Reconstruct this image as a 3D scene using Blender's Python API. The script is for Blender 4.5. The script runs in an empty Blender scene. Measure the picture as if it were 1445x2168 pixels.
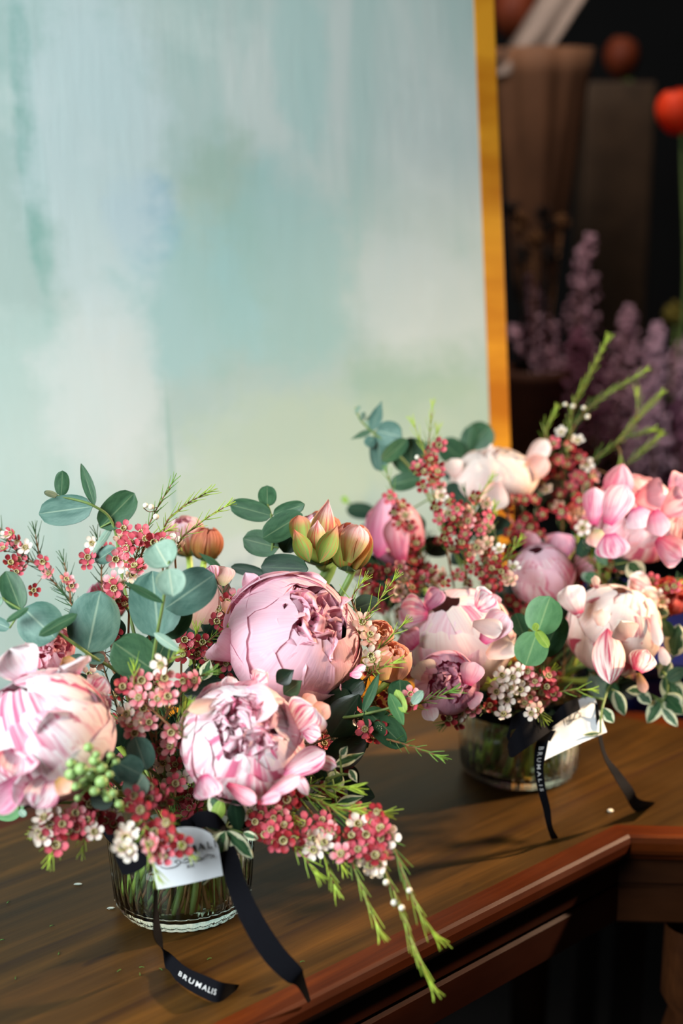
import bpy, math, random
from mathutils import Vector, Matrix, noise
S = bpy.context.scene
C = S.collection
R = math.radians
rnd = random.Random(7)

# ------------------------------------------------------------------ camera, light, exposure
TH = R(14.0); FPX = 2168 * 50 / 36.0
CAM = Vector((0, 0, 0.57))
rt = Vector((1, 0, 0)); fw = Vector((0, math.cos(TH), -math.sin(TH))); up = Vector((0, math.sin(TH), math.cos(TH)))
cd = bpy.data.cameras.new('camera'); cam = bpy.data.objects.new('camera', cd); C.objects.link(cam)
cam.location = CAM; cam.rotation_euler = (R(90) - TH, 0, 0)
cd.lens = 50; cd.sensor_fit = 'VERTICAL'; cd.sensor_height = 36; cd.sensor_width = 24
cd.clip_start = 0.05; cd.clip_end = 30
cd.dof.use_dof = True; cd.dof.focus_distance = 1.085; cd.dof.aperture_fstop = 2.7; cd.dof.aperture_blades = 9
S.camera = cam
S.view_settings.view_transform = 'Standard'; S.view_settings.look = 'None'
S.view_settings.gamma = 1; S.view_settings.use_curve_mapping = False
S.view_settings.exposure = 0.0
try: S.cycles.use_denoising = True; S.cycles.filter_glossy = 0.5
except Exception: pass
w = bpy.data.worlds.new('world'); S.world = w; w.use_nodes = True
w.node_tree.nodes['Background'].inputs[0].default_value = (0.55, 0.72, 0.85, 1)
w.node_tree.nodes['Background'].inputs[1].default_value = 0.014
def area(name, loc, target, size, sizey, energy, col, spread=180):
    l = bpy.data.lights.new(name, 'AREA'); l.shape = 'RECTANGLE'; l.size = size; l.size_y = sizey
    l.energy = energy; l.color = col
    o = bpy.data.objects.new(name, l); C.objects.link(o); o.location = loc
    o.rotation_euler = (Vector(target) - Vector(loc)).to_track_quat('-Z', 'Y').to_euler()
    l.spread = R(spread)
    return o
area('window_light', (-1.2, -0.2, 1.15), (-0.05, 1.3, 0.15), 1.1, 1.1, 46, (0.90, 0.97, 1.0), 130)
area('shop_lamp_light', (1.5, 1.62, 0.92), (0.34, 1.18, 0.0), 0.08, 0.08, 10.5, (1.0, 0.72, 0.46), 56)
area('back_shop_light', (0.15, 1.95, 1.3), (0.55, 2.6, 0.2), 0.3, 0.3, 2.4, (1.0, 0.84, 0.74), 110)  # unseen fill added to lift the plumes and wrapped paper behind the table

def P(x, y, d): return CAM + d * (fw + rt * ((x - 722.5) / FPX) - up * ((y - 1084.0) / FPX))
def T(x, y, z=0.0):
    r = fw + rt * ((x - 722.5) / FPX) - up * ((y - 1084.0) / FPX)
    return CAM + r * ((z - CAM.z) / r.z)
def cdir(a):                                         # (right, up, towards camera) -> world
    return (rt * a[0] + up * a[1] - fw * a[2]).normalized()
PX = 1 / FPX

# ------------------------------------------------------------------ materials
def lin(c):
    return tuple(((v / 255) / 12.92 if v / 255 <= 0.04045 else ((v / 255 + 0.055) / 1.055) ** 2.4) for v in c) + (1,)
class N:
    def __init__(s, name):
        s.m = bpy.data.materials.new(name); s.m.use_nodes = True; s.t = s.m.node_tree
        s.t.nodes.clear(); s.out = s.n('ShaderNodeOutputMaterial')
    def n(s, typ, **kw):
        x = s.t.nodes.new(typ)
        for k, v in kw.items():
            if k.startswith('_'): setattr(x, k[1:], v)
        return x
    def l(s, a, b): s.t.links.new(a, b)
    def ramp(s, src, stops, interp='LINEAR'):
        x = s.n('ShaderNodeValToRGB'); x.color_ramp.interpolation = interp
        e = x.color_ramp.elements
        while len(e) > 1: e.remove(e[-1])
        e[0].position = stops[0][0]; e[0].color = stops[0][1]
        for p, c in stops[1:]:
            q = e.new(p); q.color = c
        s.l(src, x.inputs[0]); return x.outputs[0]
    def mix(s, f, a, b, mode='MIX'):
        x = s.n('ShaderNodeMix', _data_type='RGBA', _blend_type=mode)
        for k, v in ((0, f), (6, a), (7, b)):
            if hasattr(v, 'is_linked') or isinstance(v, bpy.types.NodeSocket): s.l(v, x.inputs[k])
            else: x.inputs[k].default_value = v
        return x.outputs[2]
    def math(s, op, a, b=None, c=None):
        x = s.n('ShaderNodeMath', _operation=op)
        for k, v in enumerate((a, b, c)):
            if v is None: continue
            if isinstance(v, bpy.types.NodeSocket): s.l(v, x.inputs[k])
            else: x.inputs[k].default_value = v
        return x.outputs[0]
    def noise(s, vec, scale, detail=3, rough=0.5, dist=0):
        x = s.n('ShaderNodeTexNoise'); s.l(vec, x.inputs['Vector'])
        x.inputs['Scale'].default_value = scale; x.inputs['Detail'].default_value = detail
        x.inputs['Roughness'].default_value = rough; x.inputs['Distortion'].default_value = dist
        return x.outputs['Fac']
    def mapping(s, vec, scale=(1, 1, 1), loc=(0, 0, 0), rot=(0, 0, 0)):
        x = s.n('ShaderNodeMapping'); s.l(vec, x.inputs[0])
        x.inputs['Location'].default_value = loc; x.inputs['Rotation'].default_value = rot; x.inputs['Scale'].default_value = scale
        return x.outputs[0]
    def bsdf(s, col, rough=0.5, spec=0.5, bump=None, bs=0.2, bd=0.001, transl=0.0, **kw):
        b = s.n('ShaderNodeBsdfPrincipled')
        if isinstance(col, bpy.types.NodeSocket): s.l(col, b.inputs['Base Color'])
        else: b.inputs['Base Color'].default_value = col
        if isinstance(rough, bpy.types.NodeSocket): s.l(rough, b.inputs['Roughness'])
        else: b.inputs['Roughness'].default_value = rough
        b.inputs['Specular IOR Level'].default_value = spec
        for k, v in kw.items(): b.inputs[k].default_value = v
        if bump is not None:
            bp = s.n('ShaderNodeBump'); bp.inputs['Strength'].default_value = bs; bp.inputs['Distance'].default_value = bd
            s.l(bump, bp.inputs['Height']); s.l(bp.outputs[0], b.inputs['Normal'])
        res = b.outputs[0]
        if transl > 0:
            tr = s.n('ShaderNodeBsdfTranslucent')
            if isinstance(col, bpy.types.NodeSocket): s.l(col, tr.inputs[0])
            else: tr.inputs[0].default_value = col
            mx = s.n('ShaderNodeMixShader'); mx.inputs[0].default_value = transl
            s.l(res, mx.inputs[1]); s.l(tr.outputs[0], mx.inputs[2]); res = mx.outputs[0]
        s.l(res, s.out.inputs[0]); return s.m
def plain(name, rgb, rough=0.6, spec=0.4, transl=0, var=0.25, scale=60, **kw):
    n = N(name); tc = n.n('ShaderNodeTexCoord').outputs['Object']
    f = n.noise(tc, scale, 4)
    c = lin(rgb); d = tuple(v * (1 - var) for v in c[:3]) + (1,); e = tuple(min(1, v * (1 + var)) for v in c[:3]) + (1,)
    col = n.ramp(f, [(0.3, d), (0.7, e)])
    return n.bsdf(col, rough, spec, bump=f, bs=0.1, transl=transl, **kw)

def petal_mat(name, base, mid, tip, streak, amt=0.5, transl=0.28, scale=5.0, sm=0.30, st=0.68):
    """v runs from the petal's foot to its rim, u across it; streaks run along v"""
    n = N(name); uv = n.n('ShaderNodeUVMap').outputs[0]
    info = n.n('ShaderNodeObjectInfo').outputs['Random']
    sep = n.n('ShaderNodeSeparateXYZ'); n.l(uv, sep.inputs[0])
    u, v = sep.outputs[0], sep.outputs[1]
    comb = n.n('ShaderNodeCombineXYZ'); n.l(n.math('MULTIPLY', u, scale), comb.inputs[0])
    n.l(n.math('MULTIPLY', v, 1.1), comb.inputs[1]); n.l(n.math('MULTIPLY', info, 60.0), comb.inputs[2])
    big = n.noise(comb.outputs[0], 1.0, 3, 0.55, 0.6)
    comb2 = n.n('ShaderNodeCombineXYZ'); n.l(n.math('MULTIPLY', u, 34.0), comb2.inputs[0])
    n.l(n.math('MULTIPLY', v, 2.5), comb2.inputs[1]); n.l(n.math('MULTIPLY', info, 40.0), comb2.inputs[2])
    vein = n.noise(comb2.outputs[0], 1.0, 2, 0.5, 0.3)
    g = n.ramp(v, [(0.0, lin(base)), (sm, lin(mid)), (st, lin(tip)), (1.0, lin(tuple(min(255, c + 12) for c in tip)))], 'EASE')
    m = n.ramp(big, [(0.56 - 0.12 * amt, (0, 0, 0, 1)), (0.70 - 0.12 * amt, (1, 1, 1, 1))])
    pick = n.ramp(n.math('FRACT', n.math('MULTIPLY', info, 7.3)), [(0.2, (.25, .25, .25, 1)), (0.55, (1, 1, 1, 1))])
    m2 = n.math('MULTIPLY', n.math('MULTIPLY', m, amt), pick)
    col = n.mix(m2, g, lin(streak))
    vv = n.ramp(vein, [(0.3, (0.93, 0.84, 0.88, 1)), (0.65, (1, 1, 1, 1))])
    col = n.mix(0.8, col, vv, 'MULTIPLY')
    return n.bsdf(col, 0.55, 0.25, bump=vein, bs=0.35, bd=0.0006, transl=transl)

PET = {
 'blush':  petal_mat('petal_blush', (222, 120, 152), (238, 172, 192), (250, 206, 218), (228, 130, 168), 0.25),
 'blushin':petal_mat('petal_blush_inner', (190, 70, 120), (222, 128, 160), (242, 196, 210), (196, 60, 110), 0.6),
 'white':  petal_mat('petal_striped', (225, 120, 160), (246, 222, 228), (252, 240, 240), (214, 50, 120), 0.85, scale=7.0),
 'light':  petal_mat('petal_light_pink', (214, 80, 130), (240, 190, 205), (249, 222, 226), (222, 70, 130), 0.8, scale=6.0),
 'cream':  petal_mat('petal_cream', (232, 190, 180), (246, 216, 206), (252, 232, 222), (240, 190, 180), 0.25),
 'ivory':  petal_mat('petal_ivory_striped', (220, 90, 120), (248, 226, 216), (253, 240, 230), (196, 24, 80), 0.9, scale=5.5),
 'rose':   petal_mat('petal_rose', (214, 70, 110), (236, 150, 170), (248, 196, 204), (218, 60, 110), 0.6, scale=4.0),
 'mauve':  petal_mat('petal_mauve', (190, 60, 110), (220, 140, 170), (235, 180, 200), (190, 40, 110), 0.6, scale=4.0),
 'peach':  petal_mat('petal_peach', (190, 186, 130), (236, 202, 168), (246, 200, 186), (224, 110, 110), 0.35, sm=.4),
 'bud':    petal_mat('petal_green_bud', (84, 120, 44), (140, 166, 76), (226, 150, 120), (196, 74, 60), 0.7, scale=6.0, sm=.62, st=.95),
 'budpink':petal_mat('petal_bud_pink', (140, 164, 80), (196, 176, 110), (246, 206, 200), (205, 60, 70), 0.8, scale=6.0, sm=.5, st=.85),
 'rust':   petal_mat('petal_rust', (110, 110, 40), (176, 128, 66), (222, 140, 110), (150, 60, 36), 0.8, scale=7.0, sm=.5, st=.9),
 'apricot':petal_mat('petal_apricot', (206, 170, 90), (228, 180, 132), (240, 190, 164), (206, 84, 76), 0.55, scale=5.0),
 'coral':  petal_mat('petal_coral', (150, 60, 40), (200, 84, 74), (222, 110, 96), (190, 50, 50), 0.5),
}
def leaf_mat(name, c1, c2, vein, rough=0.5, transl=0.15, edge=None, bloom=0.3):
    n = N(name); uv = n.n('ShaderNodeUVMap').outputs[0]; info = n.n('ShaderNodeObjectInfo').outputs['Random']
    sep = n.n('ShaderNodeSeparateXYZ'); n.l(uv, sep.inputs[0]); u, v = sep.outputs[0], sep.outputs[1]
    cb = n.n('ShaderNodeCombineXYZ'); n.l(u, cb.inputs[0]); n.l(v, cb.inputs[1]); n.l(n.math('MULTIPLY', info, 50.0), cb.inputs[2])
    f = n.noise(cb.outputs[0], 2.2, 5, 0.6, 0.4)
    col = n.ramp(f, [(0.3, lin(c1)), (0.7, lin(c2))])
    au = n.math('ABSOLUTE', u)
    mid = n.ramp(au, [(0.0, (1, 1, 1, 1)), (0.035, (0.6, 0.6, 0.6, 1)), (0.06, (0, 0, 0, 1))])
    sv = n.math('SUBTRACT', n.math('MULTIPLY', v, 9.0), n.math('MULTIPLY', au, 5.0))
    sv = n.math('FRACT', sv)
    side = n.ramp(sv, [(0.0, (0.35, 0.35, 0.35, 1)), (0.08, (0, 0, 0, 1)), (1.0, (0, 0, 0, 1))])
    col = n.mix(n.math('MULTIPLY', mid, 0.75), col, lin(vein)); col = n.mix(n.math('MULTIPLY', side, 0.6), col, lin(vein))
    fine = n.noise(cb.outputs[0], 30, 2)
    if edge:
        e = n.math('ADD', au, n.math('MULTIPLY', n.math('SUBTRACT', n.noise(cb.outputs[0], 3.4, 3), 0.5), 1.1))
        col = n.mix(n.ramp(e, [(0.50, (0, 0, 0, 1)), (0.58, (1, 1, 1, 1))]), col, lin(edge))
    else:
        sp = n.ramp(fine, [(0.70, (0, 0, 0, 1)), (0.76, (1, 1, 1, 1))])
        col = n.mix(n.math('MULTIPLY', sp, 0.4), col, tuple(x * 0.5 for x in lin(c1)[:3]) + (1,))
    return n.bsdf(col, rough, 0.35, bump=f, bs=0.25, bd=0.001, transl=transl)
LEAF = {
 'blue':  leaf_mat('eucalyptus_blue', (66, 106, 94), (106, 142, 128), (158, 182, 158)),
 'pale':  leaf_mat('eucalyptus_pale', (120, 152, 134), (156, 184, 164), (204, 210, 180)),
 'green': leaf_mat('eucalyptus_green', (40, 78, 52), (70, 110, 76), (118, 142, 104)),
 'dark':  leaf_mat('eucalyptus_dark', (24, 52, 40), (44, 76, 56), (70, 96, 70)),
 'fresh': leaf_mat('eucalyptus_fresh', (74, 124, 76), (104, 152, 100), (150, 180, 120)),
 'lime':  leaf_mat('leaf_lime', (130, 170, 66), (168, 196, 90), (200, 215, 130), transl=0.25),
 'var':   leaf_mat('leaf_variegated', (34, 76, 46), (70, 110, 70), (90, 128, 84), edge=(222, 226, 190), transl=0.2),
 'deep':  leaf_mat('leaf_deep', (14, 34, 22), (26, 50, 32), (40, 64, 44), rough=0.35),
}
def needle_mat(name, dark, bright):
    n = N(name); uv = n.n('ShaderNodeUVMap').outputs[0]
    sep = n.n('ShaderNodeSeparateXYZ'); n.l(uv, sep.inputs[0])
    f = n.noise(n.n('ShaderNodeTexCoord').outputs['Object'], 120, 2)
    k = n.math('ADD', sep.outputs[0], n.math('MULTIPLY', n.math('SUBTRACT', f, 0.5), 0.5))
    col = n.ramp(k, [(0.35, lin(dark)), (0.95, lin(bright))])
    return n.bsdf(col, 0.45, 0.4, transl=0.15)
NEEDLE = {'n': needle_mat('needle_green', (40, 78, 42), (116, 160, 62)), 'b': needle_mat('needle_bright', (70, 122, 48), (176, 206, 70)),
          'd': needle_mat('needle_dark', (30, 60, 40), (60, 100, 60))}
TWIG = plain('twig_brown', (120, 84, 52), 0.7); TWIGG = plain('twig_green', (104, 128, 66), 0.55); STEM = plain('stem_green', (128, 168, 92), 0.45, transl=0.1)
STEMW = plain('stem_in_water', (170, 196, 84), 0.4)
def flower_mat(name, rim, mid, core):
    n = N(name); uv = n.n('ShaderNodeUVMap').outputs[0]
    sep = n.n('ShaderNodeSeparateXYZ'); n.l(uv, sep.inputs[0])
    return n.bsdf(n.ramp(sep.outputs[0], [(0.0, lin(core)), (0.45, lin(mid)), (0.95, lin(rim))]), 0.5, 0.3, transl=0.25)
WAX = {'r': flower_mat('wax_red', (222, 112, 124), (204, 84, 100), (130, 34, 46)),
       'd': flower_mat('wax_dark_red', (182, 60, 68), (146, 36, 44), (90, 20, 26)),
       'p': flower_mat('wax_pink', (240, 190, 190), (228, 130, 140), (180, 80, 90)),
       'w': flower_mat('wax_white', (248, 242, 228), (240, 226, 214), (204, 150, 140)),
       'c': flower_mat('wax_cream', (236, 204, 180), (220, 170, 150), (170, 100, 80))}
CUPM = plain('wax_cup', (112, 96, 40), 0.35, 0.5); CUPR = plain('wax_cup_rim', (190, 176, 110), 0.5)
CALYX = plain('wax_calyx', (136, 158, 84), 0.5); BUDW = plain('wax_bud', (236, 226, 206), 0.4); ANTH = plain('wax_anther', (240, 226, 190), 0.6)

# ------------------------------------------------------------------ mesh helpers
def tag(o, label=None, cat=None, group=None, kind=None):
    for k, v in (('label', label), ('category', cat), ('group', group), ('kind', kind)):
        if v: o[k] = v
    return o
def root(name, loc, label, cat, group=None):
    o = bpy.data.objects.new(name, None); C.objects.link(o); o.location = loc; o.empty_display_size = 0.01
    return tag(o, label, cat, group)
def wloc(p):
    v = Vector((0, 0, 0))
    while p is not None: v += p.location; p = p.parent
    return v
def mk(name, V, F, mat, parent=None, uv=None, smooth=True, origin=None, mats=None, fm=None):
    off = wloc(parent) if parent is not None else (Vector(origin) if origin is not None else Vector((0, 0, 0)))
    me = bpy.data.meshes.new(name)
    me.from_pydata([tuple(Vector(v) - off) for v in V], [], F)
    for m in (mats or [mat]): me.materials.append(m)
    if fm: me.polygons.foreach_set('material_index', fm)
    if smooth: me.polygons.foreach_set('use_smooth', [True] * len(F))
    if uv:
        ul = me.uv_layers.new(name='UVMap'); idx = [0] * len(me.loops); me.loops.foreach_get('vertex_index', idx)
        flat = []
        for i in idx: flat += uv[i]
        ul.data.foreach_set('uv', flat)
    me.update()
    o = bpy.data.objects.new(name, me); C.objects.link(o)
    if parent is not None: o.parent = parent
    elif origin is not None: o.location = origin
    return o
class MB:
    def __init__(s): s.V = []; s.F = []; s.U = []; s.M = []
    def add(s, V, F, U=None, m=0):
        b = len(s.V); s.V += V; s.F += [tuple(i + b for i in f) for f in F]
        s.U += (U if U else [(0.0, 0.0)] * len(V)); s.M += [m] * len(F)
    def grid(s, rows, close=False, U=None, m=0):
        nr, nc = len(rows), len(rows[0]); V = [p for r in rows for p in r]; F = []
        for i in range(nr - 1):
            for j in range(nc if close else nc - 1):
                k = (j + 1) % nc
                F.append((i * nc + j, i * nc + k, (i + 1) * nc + k, (i + 1) * nc + j))
        s.add(V, F, U, m)
    def tube(s, pts, r0, r1=None, n=6, m=0, u=None, cap=True):
        r1 = r0 if r1 is None else r1
        pts = [Vector(p) for p in pts]; rows = []; U = []; ref = None
        for i, p in enumerate(pts):
            t = (pts[min(i + 1, len(pts) - 1)] - pts[max(i - 1, 0)]).normalized()
            if ref is None: ref = t.orthogonal().normalized()
            ref = (ref - t * ref.dot(t)).normalized(); b = t.cross(ref)
            f = i / max(1, len(pts) - 1); r = r0 + (r1 - r0) * f
            if isinstance(u, tuple): uu = u[0] + (u[1] - u[0]) * f
            else: uu = u or 0.0
            rows.append([p + (ref * math.cos(a) + b * math.sin(a)) * r for a in [2 * math.pi * k / n for k in range(n)]])
            U += [(uu, f)] * n
        s.grid(rows, True, U, m)
        if cap:
            b0 = len(s.V) - len(rows) * n
            s.F.append(tuple(range(b0, b0 + n))[::-1]); s.F.append(tuple(range(len(s.V) - n, len(s.V)))); s.M += [m, m]
    def lathe(s, c, prof, n=32, m=0, mod=None):
        rows = []
        for (r, z) in prof:
            rows.append([Vector((c[0] + r * (mod(a, r, z) if mod else 1) * math.cos(a), c[1] + r * (mod(a, r, z) if mod else 1) * math.sin(a), c[2] + z)) for a in [2 * math.pi * k / n for k in range(n)]])
        s.grid(rows, True, None, m)
    def blob(s, c, r, n=8, k=6, m=0, sc=(1, 1, 1), u=0.0):
        rows = []
        for i in range(k + 1):
            a = math.pi * i / k
            rows.append([Vector(c) + Vector((math.sin(a) * math.cos(b) * r * sc[0], math.sin(a) * math.sin(b) * r * sc[1], math.cos(a) * r * sc[2])) for b in [2 * math.pi * j / n for j in range(n)]])
        s.grid(rows, True, [(u, 0)] * (n * (k + 1)), m)
    def box(s, c, ax, h, m=0):                         # centre, three axis vectors, half sizes
        V = [Vector(c) + ax[0] * h[0] * i + ax[1] * h[1] * j + ax[2] * h[2] * k for i in (-1, 1) for j in (-1, 1) for k in (-1, 1)]
        s.add(V, [(0, 1, 3, 2), (4, 6, 7, 5), (0, 4, 5, 1), (2, 3, 7, 6), (0, 2, 6, 4), (1, 5, 7, 3)], None, m)
    def prism(s, poly, z0, z1, m=0):
        n = len(poly); V = [Vector((p[0], p[1], z0)) for p in poly] + [Vector((p[0], p[1], z1)) for p in poly]
        s.add(V, [tuple(range(n))[::-1], tuple(range(n, 2 * n))] + [(i, (i + 1) % n, n + (i + 1) % n, n + i) for i in range(n)], None, m)
    def make(s, name, mats, parent=None, smooth=True, origin=None):
        mats = mats if isinstance(mats, (list, tuple)) else [mats]
        return mk(name, s.V, s.F, None, parent, s.U, smooth, origin, mats, s.M)
def catmull(pts, n=6):
    pts = [Vector(p) for p in pts]
    if len(pts) < 3: return [pts[0].lerp(pts[-1], i / n) for i in range(n + 1)]
    q = [pts[0] * 2 - pts[1]] + pts + [pts[-1] * 2 - pts[-2]]; out = []
    for i in range(1, len(q) - 2):
        a, b, c, d = q[i - 1:i + 3]
        for k in range(n):
            t = k / n
            out.append(0.5 * ((2 * b) + (c - a) * t + (2 * a - 5 * b + 4 * c - d) * t * t + (3 * b - a - 3 * c + d) * t ** 3))
    out.append(pts[-1]); return out
def bevel(o, wd, seg=2):
    m = o.modifiers.new('bevel', 'BEVEL'); m.width = wd; m.segments = seg; m.limit_method = 'ANGLE'; return o

# ------------------------------------------------------------------ the room
FZ = -0.76
floor_m = plain('dark_floor', (20, 17, 15), 0.7, scale=8); wall_m = plain('dark_wall', (14, 12, 11), 0.9, scale=5)
mb = MB(); mb.prism([(-2.2, 0.25), (3.2, 0.25), (3.2, 4.0), (-2.2, 4.0)], FZ - 0.05, FZ); tag(mb.make('floor', floor_m, smooth=False), kind='structure')
mb = MB(); mb.prism([(-2.2, 4.0), (3.2, 4.0), (3.2, 4.1), (-2.2, 4.1)], FZ, 2.6); tag(mb.make('wall_back', wall_m, smooth=False), kind='structure')
mb = MB(); mb.prism([(3.2, 0.25), (3.3, 0.25), (3.3, 4.1), (3.2, 4.1)], FZ, 2.6); tag(mb.make('wall_right', wall_m, smooth=False), kind='structure')

# ------------------------------------------------------------------ the table
A0 = T(450, 2168); B0 = T(1303, 1746); tu = (B0 - A0).normalized(); tv = Vector((-tu.y, tu.x, 0)); R0 = T(1700, 1756); ru = (R0 - B0).normalized()
TANG = math.atan2(tu.y, tu.x)
def wood(name, c1, c2, c3, planks=True, gloss=0.32, ang=TANG):
    n = N(name); tc = n.n('ShaderNodeTexCoord').outputs['Object']
    rot = n.mapping(tc, rot=(0, 0, -ang))
    g = n.noise(n.mapping(rot, scale=(1.6, 26, 6)), 1.0, 6, 0.62, 0.7)
    fine = n.noise(n.mapping(rot, scale=(12, 320, 40)), 1.0, 3, 0.6)
    blot = n.noise(tc, 5.5, 4, 0.6, 0.4)
    col = n.ramp(g, [(0.25, lin(c1)), (0.5, lin(c2)), (0.75, lin(c3))])
    col = n.mix(0.55, col, n.ramp(fine, [(0.3, (0.55, 0.5, 0.45, 1)), (0.7, (1, 1, 1, 1))]), 'MULTIPLY')
    col = n.mix(0.75, col, n.ramp(blot, [(0.3, (0.60, 0.52, 0.46, 1)), (0.65, (1.05, 1, 0.95, 1))]), 'MULTIPLY')
    if planks:
        sp = n.n('ShaderNodeSeparateXYZ'); n.l(rot, sp.inputs[0])
        k = n.math('MULTIPLY', sp.outputs[1], 9.5)
        wn = n.n('ShaderNodeTexWhiteNoise', _noise_dimensions='1D'); n.l(n.math('FLOOR', k), wn.inputs[1])
        col = n.mix(0.6, col, n.ramp(wn.outputs[0], [(0, (0.75, 0.72, 0.70, 1)), (1, (1.1, 1.05, 1, 1))]), 'MULTIPLY')
        wob = n.math('ADD', k, n.math('MULTIPLY', n.noise(n.mapping(rot, scale=(3, 3, 1)), 1, 2), 0.18))
        fr = n.math('FRACT', wob)
        col = n.mix(n.ramp(fr, [(0, (0.85, 0.85, 0.85, 1)), (0.035, (0, 0, 0, 1)), (0.90, (0, 0, 0, 1)), (1, (0.7, 0.7, 0.7, 1))]), col, lin((40, 24, 14)))
        spots = n.noise(n.mapping(rot, scale=(14, 55, 8)), 1.0, 2)
        col = n.mix(n.ramp(spots, [(0.70, (0, 0, 0, 1)), (0.76, (0.8, 0.8, 0.8, 1))]), col, lin((30, 18, 10)))
    rg = n.ramp(blot, [(0.3, (gloss,) * 3 + (1,)), (0.7, (gloss + 0.18,) * 3 + (1,))])
    return n.bsdf(col, rg, 0.16, bump=fine, bs=0.12, bd=0.0006)
W_TOP = wood('table_top_wood', (38, 27, 12), (70, 50, 21), (106, 74, 30))
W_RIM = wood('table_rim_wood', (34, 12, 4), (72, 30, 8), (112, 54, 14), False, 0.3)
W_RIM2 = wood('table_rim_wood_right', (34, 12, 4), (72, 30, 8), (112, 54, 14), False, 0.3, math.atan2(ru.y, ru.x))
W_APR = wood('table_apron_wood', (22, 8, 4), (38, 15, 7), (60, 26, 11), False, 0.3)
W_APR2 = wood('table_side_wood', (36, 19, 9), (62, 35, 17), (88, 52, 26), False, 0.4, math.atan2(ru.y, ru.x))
L0 = A0 - tu * 0.75; back = L0 + tv * 1.25
K1 = T(1120, 1372); K2 = T(1175, 1440); K3 = T(1290, 1512); K4 = T(1450, 1543); K5 = T(1720, 1600)
K0 = K1 - tu * 1.1
inner = [L0, B0, R0, K5, K4, K3, K2, K1, K0]
def offset(poly, d):                                   # mitred outward offset of a counter-clockwise ring
    out = []; n = len(poly)
    for i in range(n):
        p, q, r = poly[i - 1], poly[i], poly[(i + 1) % n]
        a = (q - p).normalized(); b = (r - q).normalized()
        na = Vector((a.y, -a.x, 0)); nb = Vector((b.y, -b.x, 0))
        m = (na + nb).normalized(); out.append(q + m * (d / max(0.35, m.dot(na))))
    return out
table = root('wooden_table', Vector((0.0, 1.3, FZ)), 'old brown wooden table with a reddish moulded rim, under both vases', 'table')
mb = MB(); mb.prism(inner, -0.022, 0.0); mb.make('table_top', W_TOP, table, False)
def rim(poly, mat_edges):
    prof = [(0.0, 0.0), (0.0195, 0.0008), (0.0225, -0.0008), (0.0245, -0.005), (0.0245, -0.012), (0.0225, -0.0165), (0.018, -0.018), (0.016, -0.024), (0.0, -0.024)]
    rings = [[p + Vector((0, 0, z)) for p in offset(poly, d)] for d, z in prof]
    n = len(poly)
    for ids, m, nm in mat_edges:
        q = MB()
        for i in ids:
            j = (i + 1) % n
            for k in range(len(rings) - 1):
                q.add([rings[k][i], rings[k][j], rings[k + 1][j], rings[k + 1][i]], [(0, 1, 2, 3)])
        q.make(nm, m, table, False)
rim(inner, [([0], W_RIM, 'table_rim'), ([1], W_RIM2, 'table_rim'), ([2, 3, 4, 5, 6, 7, 8], W_RIM, 'table_rim')])
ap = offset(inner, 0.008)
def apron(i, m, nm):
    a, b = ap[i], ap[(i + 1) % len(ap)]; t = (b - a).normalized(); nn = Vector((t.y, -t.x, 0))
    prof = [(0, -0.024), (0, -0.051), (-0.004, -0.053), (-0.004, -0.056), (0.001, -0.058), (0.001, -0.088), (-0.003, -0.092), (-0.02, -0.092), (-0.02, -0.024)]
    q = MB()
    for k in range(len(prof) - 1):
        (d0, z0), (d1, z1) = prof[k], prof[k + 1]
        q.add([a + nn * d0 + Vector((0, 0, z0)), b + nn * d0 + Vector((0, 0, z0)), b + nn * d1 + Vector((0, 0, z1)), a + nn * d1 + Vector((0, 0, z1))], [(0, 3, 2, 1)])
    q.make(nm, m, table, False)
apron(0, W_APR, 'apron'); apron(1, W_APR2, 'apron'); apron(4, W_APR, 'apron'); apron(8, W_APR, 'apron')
def leg(p):
    q = MB(); prof = [(0.026, -0.09), (0.026, -0.16), (0.018, -0.175), (0.024, -0.20), (0.026, -0.3), (0.020, -0.5), (0.015, -0.68), (0.02, -0.70), (0.014, FZ + 0.001)]
    q.lathe((p.x, p.y, 0), prof, 20); q.make('leg', W_APR2, table)
for p in (T(1500, 1790) + Vector((0, 0.03, 0)), L0 + tv * 0.08 + tu * 0.08, K5 + Vector((-0.06, -0.04, 0)), K0 + tu * 0.08 - tv * 0.08, K1 - tv * 0.06 - tu * 0.05): leg(p)

# ------------------------------------------------------------------ the painting leaning behind the bouquets
yaw = R(24); lean = R(7.2)
pw = Vector((math.cos(yaw), math.sin(yaw), 0)); pb = Vector((-math.sin(yaw), math.cos(yaw), 0))
pu = (pb * math.sin(lean) + Vector((0, 0, 1)) * math.cos(lean)).normalized(); pn = pw.cross(pu)      # pn faces the viewer
PB = T(1056, 1430)
n = N('painted_canvas'); tc = n.n('ShaderNodeTexCoord').outputs['UV']
big = n.noise(n.mapping(tc, scale=(1.0, 0.75, 1)), 3.2, 3, 0.5, 0.4)
streak = n.noise(n.mapping(tc, scale=(9, 1.5, 1), loc=(3, 0, 0)), 1.4, 5, 0.6, 0.5)
cloud = n.noise(n.mapping(tc, loc=(5, 2, 0)), 9, 4, 0.6)
col = n.ramp(big, [(0.30, lin((154, 178, 172))), (0.45, lin((168, 186, 180))), (0.58, lin((188, 198, 192))), (0.75, lin((180, 192, 187)))])
col = n.mix(n.ramp(streak, [(0.52, (0, 0, 0, 1)), (0.74, (0.4, 0.4, 0.4, 1))]), col, lin((136, 178, 170)))
col = n.mix(n.ramp(cloud, [(0.55, (0, 0, 0, 1)), (0.75, (0.4, 0.4, 0.4, 1))]), col, lin((204, 212, 206)))
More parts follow.
